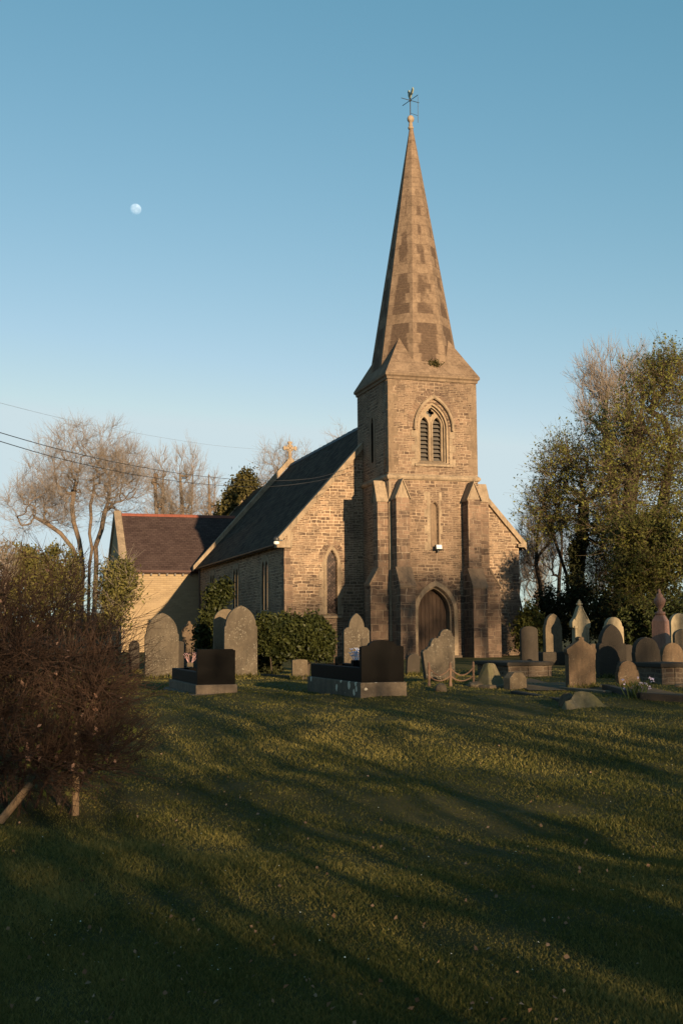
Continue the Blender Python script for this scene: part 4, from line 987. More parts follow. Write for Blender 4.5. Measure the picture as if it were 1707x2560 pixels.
def chest_tomb(u0, u1, vt, vb, d, depth, label, brick, rz=0):
    loc = pix(u0, vb, d); loc[2] = float(ground_z(loc[0], loc[1])); mp = mpp(d); w = (u1-u0)*mp/0.95; h = pix(u0, vt, d)[2]-loc[2]
    t = thing('chest_tomb', label, 'tomb', loc, rz, 'chest tombs')
    MB().box(0.04, w-0.04, 0.04, depth-0.04, -0.3, h-0.09).build('chest', brick, t, bevel=0.01)
    MB().box(-0.02, w+0.02, -0.02, depth+0.02, h-0.09, h, 0.02).build('top_slab', G_DARK, t, bevel=0.01)
    for x in (0.02, w*0.5-0.05, w-0.12): MB().box(x, x+0.10, 0.02, 0.06, -0.2, h-0.092).build('pilaster', brick, t)
    return t
TOMBSTONE = masonry('tomb_bricks', (0.095, 0.066, 0.045), (0.06, 0.042, 0.03), (0.13, 0.10, 0.072), 0.30, 0.10, 0.2, stain_shade=False)
chest_tomb(1166, 1276, 1521, 1562, 27.5, 1.9, 'low chest tomb with a dark stone lid, below the right corner of the church', TOMBSTONE)
chest_tomb(1519, 1600, 1523, 1580, 24.0, 1.7, 'brick table tomb with a stone lid beside the dark leaning headstone', TOMBSTONE)

def railing():
    P0, d = foot(985, 1577); t = thing('chain_railing', 'low rusty grave railing of three posts linked by drooping chains', 'railing', P0, 0)
    RUST = simple('rusty_iron', (0.12, 0.075, 0.05), 0.85, 0.2, 0.5, 15)
    us = (985, 1034, 1087); Q = []
    for u in us:
        P, dd = foot(u, 1576); p = P-P0; Q.append(p); h = 0.47
        MB().lathe([(0.035, -0.2), (0.035, 0.05), (0.022, 0.08), (0.030, 0.16), (0.022, 0.22), (0.032, 0.28), (0.022, 0.33), (0.034, 0.37), (0.02, 0.41), (0.028, 0.44), (0.006, h)], p[0], p[1], 8).build('post', RUST, t, smooth=True)
    for a, b in zip(Q[:-1], Q[1:]):
        for zt, sag in ((0.36, 0.15), (0.20, 0.10)):
            pts = [(a[0]+(b[0]-a[0])*s, a[1]+(b[1]-a[1])*s, zt-4*sag*s*(1-s)+a[2]) for s in np.linspace(0, 1, 11)]
            mb = MB(); mb.tube(pts, 0.014, 5); mb.build('chain', RUST, t)
    return t
railing()
def iron_fence():
    A = stand(400, 33.0); B = stand(492, 34.5); t = thing('iron_fence', 'black iron grave fence with pointed bars in front of the wing', 'fence', A, 0)
    v = B-A; L = np.linalg.norm(v[:2]); n = 24; mb = MB()
    for k in range(n):
        s = k/(n-1); hh = 0.62 if k % 6 else 0.78
        mb.tube([(v[0]*s, v[1]*s, -0.1), (v[0]*s, v[1]*s, hh), (v[0]*s, v[1]*s, hh+0.07)], [0.012 if k % 6 else 0.025]*2+[0.002], 5)
    mb.build('bars', IRON, t); mb = MB()
    for z in (0.15, 0.52): mb.tube([(0, 0, z), (v[0], v[1], z)], 0.016, 5)
    mb.build('rail', IRON, t)
iron_fence()

def kerb_strip(pts, wd, h, mat, label, name='grave_kerb', cat='kerb', group='stone kerbs in the grass'):
    """a bar of stone along ground points given in working pixels"""
    P = [foot(*p)[0] for p in pts]; o = P[0]; t = thing(name, label, cat, o, 0, group)
    for a, b in zip(P[:-1], P[1:]):
        v = b-a; L = np.linalg.norm(v[:2]); n_ = np.array([-v[1], v[0]])/L*wd/2
        q = [a-o, b-o]
        vs = []
        for z in (-0.25, h):
            for (p_, s) in ((q[0], -1), (q[1], -1), (q[1], 1), (q[0], 1)): vs.append((p_[0]+s*n_[0], p_[1]+s*n_[1], p_[2]+z))
        MB().add(vs, [(3, 2, 1, 0), (4, 5, 6, 7), (0, 1, 5, 4), (1, 2, 6, 5), (2, 3, 7, 6), (3, 0, 4, 7)]).build('kerbstone', mat, t, bevel=0.02)
kerb_strip([(1390, 1584), (1470, 1605), (1580, 1612)], 0.14, 0.10, G_DARK, 'dark stone kerb round a grave plot in front of the leaning stones')
kerb_strip([(1180, 1592), (1292, 1612)], 0.14, 0.05, G_DARK, 'sunken dark kerb in the grass left of the fallen slab')
kerb_strip([(1290, 1582), (1395, 1592)], 0.16, 0.04, G_TAN, 'worn tan kerb at the foot of the brown gabled headstone')
kerb_strip([(596, 1552), (700, 1560)], 0.14, 0.06, G_GREY, 'low grey kerb in front of the clipped evergreen bush')

def path():
    t = NT('trodden_path', 0.95, 0.1); t.color(t.mix(t.noise(6, 5, 0.7), (0.075, 0.055, 0.036), (0.13, 0.095, 0.062))); t.bump(t.noise(40, 4), 0.5, 0.02)
    V = []; F = []
    A = foot(1150, 1562)[0]; B = foot(1290, 1580)[0]; C = foot(1400, 1583)[0]; D = foot(1640, 1606)[0]
    ctrl = [A, B, C, D]; pts = []
    for i in range(3):
        for s in np.linspace(0, 1, 16, endpoint=(i == 2)): pts.append(ctrl[i]*(1-s)+ctrl[i+1]*s)
    for i, p in enumerate(pts):
        q = pts[min(i+1, len(pts)-1)]-pts[max(i-1, 0)]; n = np.array([-q[1], q[0]])/np.linalg.norm(q[:2])
        for k in range(7):
            x, y = p[:2]+n*(k-3)*0.22; V.append((x, y, float(ground_z(x, y))+0.02))
    for i in range(len(pts)-1):
        for k in range(6): a = i*7+k; F.append((a, a+7, a+8, a+1))
    me = new_mesh('path', V, F, [t.m]); o = link('path', me); o['kind'] = 'structure'
path()

# ---------------------------------------------------------------- the moon and the overhead wires
def moon():
    D = 2600.0; P = CAM+ (FWD+RT*((312*PX-853.5)/FPX)+UP*((1280-481*PX)/FPX))*D
    t = NT('moon_surface', 1.0, 0.0)
    df = t.node('ShaderNodeBsdfDiffuse', {'Color': t.mix(t.ramp(t.noise(0.12, 4), 0.4, 0.62), (0.085, 0.10, 0.125), (0.15, 0.18, 0.23))})
    tr = t.n.new('ShaderNodeBsdfTransparent'); ad = t.n.new('ShaderNodeAddShader'); t.l.new(df.outputs[0], ad.inputs[0]); t.l.new(tr.outputs[0], ad.inputs[1])
    ge = t.n.new('ShaderNodeNewGeometry'); mx = t.n.new('ShaderNodeMixShader'); t.l.new(ge.outputs['Backfacing'], mx.inputs[0]); t.l.new(ad.outputs[0], mx.inputs[1]); t.l.new(tr.outputs[0], mx.inputs[2])
    t.l.new(mx.outputs[0], t.n['Material Output'].inputs['Surface'])
    bm = bmesh.new(); bmesh.ops.create_uvsphere(bm, u_segments=48, v_segments=24, radius=D*14.3/FPX); me = bpy.data.meshes.new('moon'); bm.to_mesh(me); bm.free()
    me.materials.append(t.m); me.polygons.foreach_set('use_smooth', np.ones(len(me.polygons), bool))
    o = link('moon', me, None, P); tag(o, 'pale gibbous daytime moon hanging in the blue sky', 'moon')
moon()

def wires():
    W = simple('black_cable', (0.02, 0.02, 0.022), 0.6, 0.3, 0.2)
    for i, (pts, r, lab) in enumerate([
        ([(-60, 972, 20), (0, 993, 22), (150, 1035, 27), (300, 1068, 33), (450, 1092, 39), (600, 1104, 43.5), (720, 1098, 45.0), (800, 1075, 46.5), (833, 1060, 47.4)], 0.0085, 'upper of the two thick black cables running from the left to the tower'),
        ([(-60, 992, 20), (0, 1013, 22), (150, 1056, 27), (300, 1088, 33), (450, 1110, 39), (600, 1118, 43.5), (720, 1106, 45.0), (800, 1085, 46.5), (833, 1072, 47.4)], 0.0085, 'lower of the two thick black cables running from the left to the tower'),
        ([(-60, 909, 24), (0, 925, 26), (150, 962, 32), (300, 992, 38), (450, 1017, 44), (560, 1029, 49), (700, 1037, 56), (815, 1038, 62)], 0.0035, 'thin pale cable highest in the sky, crossing above the bare trees')]):
        P = [Vector(pix(*p)) for p in pts]
        Q = []
        for k in range(len(P)-1):
            p0, p1, p2, p3 = P[max(k-1, 0)], P[k], P[k+1], P[min(k+2, len(P)-1)]
            for s in np.linspace(0, 1, 6, endpoint=False):
                Q.append(0.5*((2*p1)+(p2-p0)*s+(2*p0-5*p1+4*p2-p3)*s*s+(3*p1-p0-3*p2+p3)*s**3))
        Q.append(P[-1])
        o = MB().tube(Q, r, 5).build('overhead_cable', W if i < 2 else simple('grey_cable', (0.18, 0.19, 0.20), 0.6, 0.3), None); tag(o, lab, 'cable', 'overhead cables')
wires()

# ---------------------------------------------------------------- trees and plants
class Skel:
    """a branching skeleton grown towards target points"""
    def __init__(s, rs): s.rs = rs; s.P = []; s.par = []; s.D = []; s.lines = []
    def stem(s, pts, parent=-1):
        ln = [parent] if parent >= 0 else []
        for i, p in enumerate(pts):
            pr = ln[-1] if ln else -1
            s.P.append(np.array(p, float)); s.par.append(pr)
            a = np.array(pts[max(i-1, 0)], float); b = np.array(pts[min(i+1, len(pts)-1)], float)
            d = b-a; s.D.append(d/(np.linalg.norm(d)+1e-9)); ln.append(len(s.P)-1)
        s.lines.append(ln); return ln
    def grow(s, targets, start_nodes=0, m=5, bend=0.55, up=0.15, wig=0.03):
        cap = len(s.P)+len(targets)*m; A = np.zeros((cap, 3)); n = len(s.P); A[:n] = s.P; Dn = np.zeros((cap, 3)); Dn[:n] = s.D
        for t in targets:
            v = t-A[start_nodes:n]; dist = np.linalg.norm(v, axis=1)
            cosv = (v*Dn[start_nodes:n]).sum(1)/(dist+1e-6)
            i = int(np.argmin(dist*(1.45-0.45*cosv)+np.where(v[:, 2] < 0, -v[:, 2]*0.8, 0)))+start_nodes
            p0 = A[i]; L = np.linalg.norm(t-p0)
            if L < 1e-3: continue
            d0 = Dn[i]; d1 = (t-p0)/L+np.array([0, 0, up]); d1 /= np.linalg.norm(d1)
            ln = [i]; prev = i
            for k in range(1, m+1):
                u = k/m; h00 = 2*u**3-3*u*u+1; h10 = u**3-2*u*u+u; h01 = -2*u**3+3*u*u; h11 = u**3-u*u
                q = h00*p0+h10*L*bend*d0+h01*t+h11*L*bend*d1
                if k < m: q = q+s.rs.normal(size=3)*L*wig
                A[n] = q; dd = q-A[prev]; Dn[n] = dd/(np.linalg.norm(dd)+1e-9)
                s.P.append(q); s.par.append(prev); s.D.append(Dn[n]); ln.append(n); prev = n; n += 1
            s.lines.append(ln)
        return s
    def radii(s, r_tip, r_base, expo=None):
        n = len(s.P); cnt = np.zeros(n); par = np.array(s.par)
        child = np.zeros(n, int)
        for i in range(n):
            if par[i] >= 0: child[par[i]] += 1
        for i in range(n-1, -1, -1):
            if cnt[i] == 0: cnt[i] = 1
            if par[i] >= 0: cnt[par[i]] += cnt[i] if child[i] == 0 or cnt[i] > 1 else cnt[i]
        N = cnt.max(); e = math.log(r_base/r_tip)/math.log(max(N, 2)) if expo is None else expo
        return r_tip*cnt**e

def tubes(lines, sides):
    """lines: list of (pts (k,3), radii (k,)) with equal k -> arrays V, F"""
    P = np.stack([l[0] for l in lines]); Rr = np.stack([l[1] for l in lines]); B, K, _ = P.shape
    T = np.zeros_like(P); T[:, 1:-1] = P[:, 2:]-P[:, :-2]; T[:, 0] = P[:, 1]-P[:, 0]; T[:, -1] = P[:, -1]-P[:, -2]
    T /= np.linalg.norm(T, axis=2, keepdims=True)+1e-9
    ref = np.where(np.abs(T[:, :1, 2:3]) > 0.9, np.array([1.0, 0, 0]), np.array([0, 0, 1.0]))
    ref = np.broadcast_to(ref, T.shape)
    A = np.cross(T, ref); A /= np.linalg.norm(A, axis=2, keepdims=True)+1e-9; Bn = np.cross(T, A)
    an = np.arange(sides)*2*math.pi/sides
    V = P[:, :, None, :]+(A[:, :, None, :]*np.cos(an)[None, None, :, None]+Bn[:, :, None, :]*np.sin(an)[None, None, :, None])*Rr[:, :, None, None]
    idx = np.arange(B*K*sides).reshape(B, K, sides); nx = np.roll(idx, -1, axis=2)
    F = np.stack([idx[:, :-1], nx[:, :-1], nx[:, 1:], idx[:, 1:]], -1).reshape(-1, 4)
    return V.reshape(-1, 3), F

def skel_meshes(sk, rad, split, sides_big=7, sides_small=3, extra=None):
    """returns (V,F) of the limbs thicker than split and (V,F) of everything finer"""
    big, small = {}, {}
    for ln in sk.lines:
        if len(ln) < 2: continue
        P = np.array([sk.P[i] for i in ln]); r = np.array([rad[i] for i in ln])
        if sk.par[ln[0]] >= -1 and len(ln) > 1 and r[0] > r[1]*1.3: r[0] = r[1]*1.15
        (big if r[1] > split else small).setdefault(len(ln), []).append((P, r))
    def join(dct, sides):
        Vs, Fs, b = [], [], 0
        for k, L in dct.items():
            V, F = tubes(L, sides); Vs.append(V); Fs.append(F+b); b += len(V)
        return (np.concatenate(Vs), np.concatenate(Fs)) if Vs else (np.zeros((0, 3)), np.zeros((0, 4), int))
    if extra:
        for P, r in extra: small.setdefault(len(P), []).append((P, r))
    return join(big, sides_big), join(small, sides_small)

def twigs_at(rs, pts, dirs, n, length, r, up=0.5, spread=0.7, fork=0):
    out = []
    for p, d in zip(pts, dirs):
        for k in range(n):
            v = d+rs.normal(size=3)*spread+np.array([0, 0, up]); v /= np.linalg.norm(v)+1e-9
            L = length*rs.uniform(0.5, 1.2); w = rs.normal(size=3)*0.18
            q1 = p+v*L*0.5+w*L*0.35; v2 = v+np.array([0, 0, up*0.5])+w; v2 /= np.linalg.norm(v2)
            q2 = q1+v2*L*0.5
            out.append((np.stack([p, q1, q2]), np.array([r, r*0.75, r*0.35])))
            for f in range(fork):
                v3 = v2+rs.normal(size=3)*0.6+np.array([0, 0, up*0.4]); v3 /= np.linalg.norm(v3)
                out.append((np.stack([q1, q1+v3*L*0.25, q1+v3*L*0.5+np.array([0, 0, 0.05*L])]), np.array([r*0.7, r*0.55, r*0.3])))
    return out

def leaf_quads(rs, P, size, out_dir=None, flat=0.5, aspect=1.7):
    """P (n,3): one pointed leaf at each place"""
    n = len(P); nrm = rs.normal(size=(n, 3))
    if out_dir is not None: nrm = nrm*(1-flat)+out_dir*flat*1.5
    nrm /= np.linalg.norm(nrm, axis=1, keepdims=True)+1e-9
    a = np.cross(nrm, rs.normal(size=(n, 3))); a /= np.linalg.norm(a, axis=1, keepdims=True)+1e-9; b = np.cross(nrm, a)
    s = (size*rs.uniform(0.6, 1.25, n))[:, None]
    fold = nrm*s*0.18
    V = np.stack([P-a*s*0.5*aspect, P-b*s*0.42+fold, P+a*s*0.5*aspect, P+b*s*0.42+fold], 1).reshape(-1, 3)
    F = np.arange(4*n).reshape(n, 4)
    return V, F

def ellip_targets(rs, n, c, rad, power=0.6, zmin=-1.0, lump=0.15):
    v = rs.normal(size=(n*3, 3)); v /= np.linalg.norm(v, axis=1, keepdims=True)
    v = v[v[:, 2] > zmin][:n]
    r = rs.uniform(0, 1, len(v))**power
    ph = rs.uniform(0, 6.28, 4)
    k = 1+lump*(np.sin(3*v[:, 0]*2+ph[0])*np.sin(3*v[:, 1]*2+ph[1])+0.6*np.sin(7*v[:, 2]+ph[2])*np.sin(6*v[:, 0]+ph[3]))
    return np.array(c)+v*(r*k)[:, None]*np.array(rad)

def extend(rs, st, c, r, hi=0.6):
    """carry a stem on into the crown"""
    st = [np.array(p, float) for p in st]; c = np.array(c, float); r = np.array(r, float)
    p = st[-1]; d0 = st[-1]-st[-2]; L = np.linalg.norm(d0)+1e-6
    q = c+np.array([rs.uniform(-.35, .35)*r[0]+0.5*(p[0]-c[0]), rs.uniform(-.35, .35)*r[1]+0.5*(p[1]-c[1]), hi*r[2]])
    if q[2] < p[2]+0.4: return st
    D = np.linalg.norm(q-p)
    for s in (0.2, 0.4, 0.6, 0.8, 1.0):
        st.append((1-s)**2*p+2*s*(1-s)*(p+d0/L*D*0.5)+s*s*q+rs.normal(size=3)*D*0.02)
    return st

def bare_tree(name, loc, label, cfg, seed, mats=(BARK, TWIG), group='bare trees beyond the churchyard'):
    rs = np.random.RandomState(seed)
    t = thing(name, label, 'tree', loc, 0, group)
    sk = Skel(rs)
    n, c, r = cfg['crown'][0][:3]
    for q, st in enumerate(cfg['stems']): sk.stem(extend(rs, st, c, r) if q < 3 else st)
    T = np.concatenate([ellip_targets(rs, n, c, r, pw, zm, lu) for n, c, r, pw, zm, lu in cfg['crown']])
    T = T[np.argsort(np.min([np.linalg.norm(T-np.array(st[-1]), axis=1) for st in cfg['stems']], axis=0)+0.4*rs.uniform(0, 1, len(T)))]
    T = T[T[:, 2] > cfg.get('clear', 1.0)]
    sk.grow(T, start_nodes=0, m=5, bend=cfg.get('bend', 0.6), up=cfg.get('up', 0.5), wig=cfg.get('wig', 0.04))
    rad = sk.radii(cfg.get('rt', 0.012), cfg.get('rb', 0.28))
    tips = [ln[-1] for ln in sk.lines[len(cfg['stems']):]]; mids = [ln[3] for ln in sk.lines[len(cfg['stems']):] if len(ln) > 3]
    pts = [sk.P[i] for i in tips]+[sk.P[i] for i in mids]; dr = [sk.D[i] for i in tips]+[sk.D[i] for i in mids]
    ex = twigs_at(rs, pts, dr, cfg.get('tw', 4), cfg.get('tl', 0.9), cfg.get('tr', 0.010), cfg.get('tup', 0.5), cfg.get('tsp', 0.6), cfg.get('fork', 1))
    big, small = skel_meshes(sk, rad, cfg.get('split', 0.045), 7, 3, ex)
    link('trunk', new_mesh('trunk', *big, [mats[0]], True), t)
    link('crown', new_mesh('crown', *small, [mats[1]], True), t)
    return t, sk, rad, tips

def mapd(u, v, d, loc):
    """local coordinates (relative to loc) of pixel (u, v) at depth d"""
    return pix(u, v, d)-np.array(loc)

# big spreading bare tree on the left
def left_trees():
    d = 116.0; loc = stand(190, d); m_ = mpp(d)
    L = lambda u, v, dd=0.0: mapd(u, v, d+dd, loc)
    c1 = L(205, 1120); 
    stems = [[L(186, 1340)*[1, 1, 0]+[0, 0, -0.3], L(191, 1310), L(187, 1270), L(182, 1240), L(170, 1200), L(166, 1165), L(170, 1130)],
             [L(204, 1345)*[1, 1, 0]+[0, 0, -0.3], L(206, 1300), L(212, 1260), L(206, 1225), L(210, 1190), L(208, 1160), L(216, 1130)],
             [L(216, 1340)*[1, 1, 0]+[0, 0, -0.3], L(222, 1290), L(220, 1255), L(234, 1215), L(240, 1180), L(250, 1150)],
             [L(182, 1340)*[1, 1, 0]+[0, 0, -0.3], L(180, 1290, -1), L(168, 1260, -1), L(140, 1225, -1), L(112, 1205, -1), L(85, 1190, -1)]]
    crown = [(620, L(205, 1112), (150*m_, 100*m_, 148*m_), 0.42, -0.7, 0.06), (260, L(100, 1160), (95*m_, 70*m_, 95*m_), 0.5, -0.8, 0.10), (150, L(275, 1095), (76*m_, 60*m_, 80*m_), 0.5, -0.6, 0.1)]
    bare_tree('bare_tree', loc, 'broad spreading leafless tree with a wide domed crown of fine twigs behind the wing gable', dict(h=16, stems=stems, crown=crown, rb=0.24, rt=0.014, tw=4, tl=1.7, tr=0.0105, fork=1, clear=2.0, up=0.3, tup=0.30, tsp=0.6, wig=0.045, split=0.04), 11)
    # two upright bare trees over the wing roof
    d = 98.0
    for (u, top, wpx, lab, sd) in ((368, 1025, 30, 'slim upright leafless tree rising over the red ridge tiles, nearer the spreading one', 21), (432, 1018, 46, 'many-stemmed upright leafless tree rising over the middle of the wing roof', 22), (488, 1100, 22, 'low slim leafless tree over the right end of the red ridge tiles', 23)):
        loc = stand(u, d); m_ = mpp(d); L = lambda uu, v: mapd(uu, v, d, loc)
        stems = [[L(u-4, 1330)*[1, 1, 0]+[0, 0, -.3], L(u-6, 1250), L(u-wpx*0.3, 1160), L(u-wpx*0.4, 1090)], [L(u+3, 1330)*[1, 1, 0]+[0, 0, -.3], L(u+5, 1240), L(u+wpx*0.2, 1150), L(u+wpx*0.25, 1080)]]
        ht = (1330-top)
        crown = [(int(90+wpx*3), L(u, top+ht*0.42), (wpx*m_, wpx*m_, ht*0.42*m_), 0.6, -1, 0.1)]
        bare_tree('bare_tree', loc, lab, dict(h=14, stems=stems, crown=crown, rb=0.17, rt=0.012, tw=3, tl=1.3, tr=0.010, fork=1, clear=2.5, up=0.9, tup=0.9, tsp=0.35), sd)
    # behind the nave and the tower
    d = 104.0
    for (u, top, wpx, lab, sd, n) in ((655, 1012, 72, 'leafless round-crowned tree showing behind the gable cross of the nave', 24, 330), (775, 988, 42, 'leafless tree whose top twigs show between nave ridge and tower', 25, 120), (395, 1120, 45, 'low scrubby leafless tree between the spreading one and the wing roof', 26, 130)):
        loc = stand(u, d); m_ = mpp(d); L = lambda uu, v: mapd(uu, v, d, loc)
        stems = [[L(u, 1330)*[1, 1, 0]+[0, 0, -.3], L(u+3, 1260), L(u-4, 1190), L(u, 1150)]]
        ht = (1330-top)
        crown = [(n, L(u, top+ht*0.35), (wpx*m_, wpx*m_, ht*0.36*m_), 0.5, -0.8, 0.12)]
        bare_tree('bare_tree', loc, lab, dict(h=14, stems=stems, crown=crown, rb=0.22, rt=0.012, tw=4, tl=1.2, tr=0.009, fork=1, clear=3, up=0.4, tup=0.4, tsp=0.6), sd)
left_trees()

def leafy(name, loc, label, cat, crown, seed, leaf, nleaf, size, stems, mats=(DARKBARK, DARKBARK), group=None, tgt=120, rb=0.12, rt=0.008, sig=0.25, tw=0, shell=0.35, part='leaves', tl=0.5, tr=0.006, up=0.4, clump=1.0, along=False):
    """a plant with real leaves round a grown skeleton; crown = list of (weight, centre, radii, lump)"""
    rs = np.random.RandomState(seed); t = thing(name, label, cat, loc, 0, group)
    sk = Skel(rs)
    for st in stems: sk.stem(extend(rs, st, crown[0][1], crown[0][2], 0.4))
    W = np.array([c[0] for c in crown], float); W /= W.sum()
    T = np.concatenate([ellip_targets(rs, max(3, int(tgt*w_)), c[1], np.array(c[2])*0.88, shell, -1, c[3]) for w_, c in zip(W, crown)])
    T = T[np.argsort(np.linalg.norm(T-np.array(stems[0][-1]), axis=1))]
    sk.grow(T, 0, 5, 0.6, up, 0.03); rad = sk.radii(rt, rb)
    tips = [ln[-1] for ln in sk.lines[len(stems):]]
    ex = twigs_at(rs, [sk.P[i] for i in tips], [sk.D[i] for i in tips], tw, tl, tr, 0.4, 0.6, 0) if tw else None
    big, small = skel_meshes(sk, rad, 0.03, 6, 3, ex)
    if len(big[0]): link('trunk', new_mesh('trunk', *big, [mats[0]], True), t)
    link('twigs', new_mesh('twigs', *small, [mats[1]], True), t)
    A = np.array([sk.P[i] for ln in sk.lines[len(stems):] for i in ln[2:]])
    if along: A = np.concatenate([np.array([e_[0][1]*(1-q)+e_[0][2]*q for e_ in ex]) for q in (0.0, 0.3, 0.6, 0.9)]+[np.array([e_[0][0]*0.4+e_[0][1]*0.6 for e_ in ex])])
    if clump < 1: A = A[rs.permutation(len(A))[:max(8, int(len(A)*clump))]]
    k = rs.randint(0, len(A), nleaf)
    P = A[k]+rs.normal(size=(nleaf, 3))*sig
    cc = np.average(np.array([c[1] for c in crown]), axis=0, weights=W)
    o = P-cc; o /= np.linalg.norm(o, axis=1, keepdims=True)+1e-9
    P = P[P[:, 2] > 0.03]; o = o[:len(P)]
    V, F = leaf_quads(rs, P, size, o, 0.35)
    ph = rs.uniform(0, 6.28, 3); f = 2.2/max(0.3, float(np.mean(crown[0][2])))
    tint = 0.5+0.25*np.sin(P[:, 0]*f*2+ph[0])*np.sin(P[:, 2]*f*2.3+ph[1])+0.15*np.sin(P[:, 1]*f*3+ph[2])+rs.normal(size=len(P))*0.17
    link('leaves' if part is None else part, new_mesh(part, V, F, [leaf], False, np.clip(tint, 0, 1)), t)
    return t, sk, tips

def up_stem(x, y, z0, z1, lean=(0, 0), n=4): return [np.array([x+lean[0]*s, y+lean[1]*s, z0+(z1-z0)*s]) for s in np.linspace(0, 1, n)]

def evergreen_left():
    d = 82.0; loc = stand(550, d); m_ = mpp(d); L = lambda u, v: mapd(u, v, d, loc)
    leafy('evergreen_tree', loc, 'dense green evergreen tree behind the chancel roof', 'tree', [(1, L(550, 1165), (34*m_, 36*m_, 78*m_), 0.3), (0.5, L(570, 1112), (18*m_, 20*m_, 36*m_), 0.25), (0.6, L(530, 1190), (32*m_, 30*m_, 58*m_), 0.25)], 31, L_OLIVE, 12000, 0.16, [up_stem(0, 0, -.3, 5.5)], tgt=260, rb=0.2, sig=0.28)
evergreen_left()

def left_shrubs():
    G = 'green shrubs along the left boundary'
    for (u, vt, wpx, d, lab, sd, leaf, n, sz) in [
        (40, 1215, 60, 60, 'tallest olive-green shrub seen above the bare brown bush, farthest from the church', 41, L_HEDGE, 8000, 0.13),
        (110, 1232, 45, 62, 'middle olive-green shrub above the bare brown bush, in front of the spreading tree', 42, L_HEDGE, 6500, 0.13),
        (160, 1245, 40, 66, 'brownish thin shrub at the foot of the spreading bare tree', 43, L_HEDGE, 3500, 0.12),
        (270, 1262, 52, 44, 'upright dark yew-like shrub between the bare brown bush and the wing', 44, L_HEDGE, 6500, 0.08)]:
        loc = stand(u, d); m_ = mpp(d); L = lambda uu, v: mapd(uu, v, d, loc); ht = 1451-vt
        leafy('shrub', loc, lab, 'shrub', [(1, L(u, vt+ht*0.50), (wpx*m_, wpx*m_*0.9, ht*0.48*m_), 0.25), (0.5, L(u-wpx*0.35, vt+ht*0.6), (wpx*0.7*m_, wpx*m_*0.7, ht*0.36*m_), 0.2), (0.4, L(u+wpx*0.35, vt+ht*0.35), (wpx*0.45*m_, wpx*m_*0.4, ht*0.28*m_), 0.2)], sd, leaf, n, sz, [up_stem(0.1*k-.1, 0.05*k, -.2, 1.2+0.2*k, (0.2*k-.2, 0)) for k in range(3)], mats=(DARKBARK, TWIG), group=G, tgt=200, rb=0.06, rt=0.007, sig=0.16, tw=2, tl=0.7, tr=0.007)
    # thin pale saplings at the very left
    d = 57.0; loc = stand(12, d); m_ = mpp(d); L = lambda u, v: mapd(u, v, d, loc)
    bare_tree('sapling', loc, 'pale thin leafless sapling in front of the olive-green shrubs', dict(h=5, stems=[up_stem(0, 0, -.2, 2.0)], crown=[(60, L(15, 1290), (28*m_, 20*m_, 75*m_), 0.6, -1, 0.1)], rb=0.07, rt=0.010, tw=3, tl=0.6, tr=0.007, clear=1.0, up=0.6), 47, (BARK, TWIG), None)
left_shrubs()

def clipped_bush():
    d = 29.5; loc = stand(682, d); m_ = mpp(d); L = lambda u, v: mapd(u, v, d, loc)
    t, _, _ = leafy('clipped_bush', loc, 'clipped rounded evergreen bush with glossy leaves on bare stems, in front of the nave wall', 'bush', [(1, L(712, 1462), (50*m_, 46*m_, 53*m_), 0.08), (0.9, L(650, 1465), (54*m_, 46*m_, 54*m_), 0.08), (0.5, L(612, 1455), (28*m_, 30*m_, 46*m_), 0.1), (0.4, L(740, 1480), (24*m_, 30*m_, 40*m_), 0.1)], 51, L_LAUREL, 42000, 0.066, [up_stem(0.25, 0, -.2, 0.8, (0.1, 0)), up_stem(0.35, 0.1, -.2, 0.7, (0.3, 0)), up_stem(-0.6, 0.1, -.2, 0.8, (-0.1, 0))], tgt=620, rb=0.05, rt=0.006, sig=0.075, shell=0.22)
    # its dark gap low on the left, put in as a clump of dark leaves
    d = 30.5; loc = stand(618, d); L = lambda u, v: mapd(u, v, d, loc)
    leafy('dark_leaf_clump', loc, 'dark leaf clump standing in for the dark gap under the left side of the clipped evergreen bush', 'bush', [(1, L(616, 1510), (26*m_, 26*m_, 48*m_), 0.15)], 52, L_IVY, 5000, 0.08, [up_stem(0, 0, -.2, 0.5)], tgt=90, rb=0.03, sig=0.08)
    d = 33.0; loc = stand(490, d); m_ = mpp(d); L = lambda u, v: mapd(u, v, d, loc)
    leafy('holly_bush', loc, 'loose upright green bush in front of the dark north wall, left of the tall headstones', 'bush', [(1, L(490, 1440), (30*m_, 28*m_, 55*m_), 0.25), (0.4, L(494, 1378), (18*m_, 16*m_, 34*m_), 0.2), (0.25, L(516, 1360), (8*m_, 8*m_, 26*m_), 0.2), (0.4, L(468, 1462), (26*m_, 22*m_, 32*m_), 0.2)], 53, L_LAUREL, 9000, 0.075, [up_stem(0, 0, -.2, 1.0), up_stem(0.2, 0, -.2, 1.6, (0.2, 0))], tgt=200, rb=0.04, rt=0.005, sig=0.10)
clipped_bush()

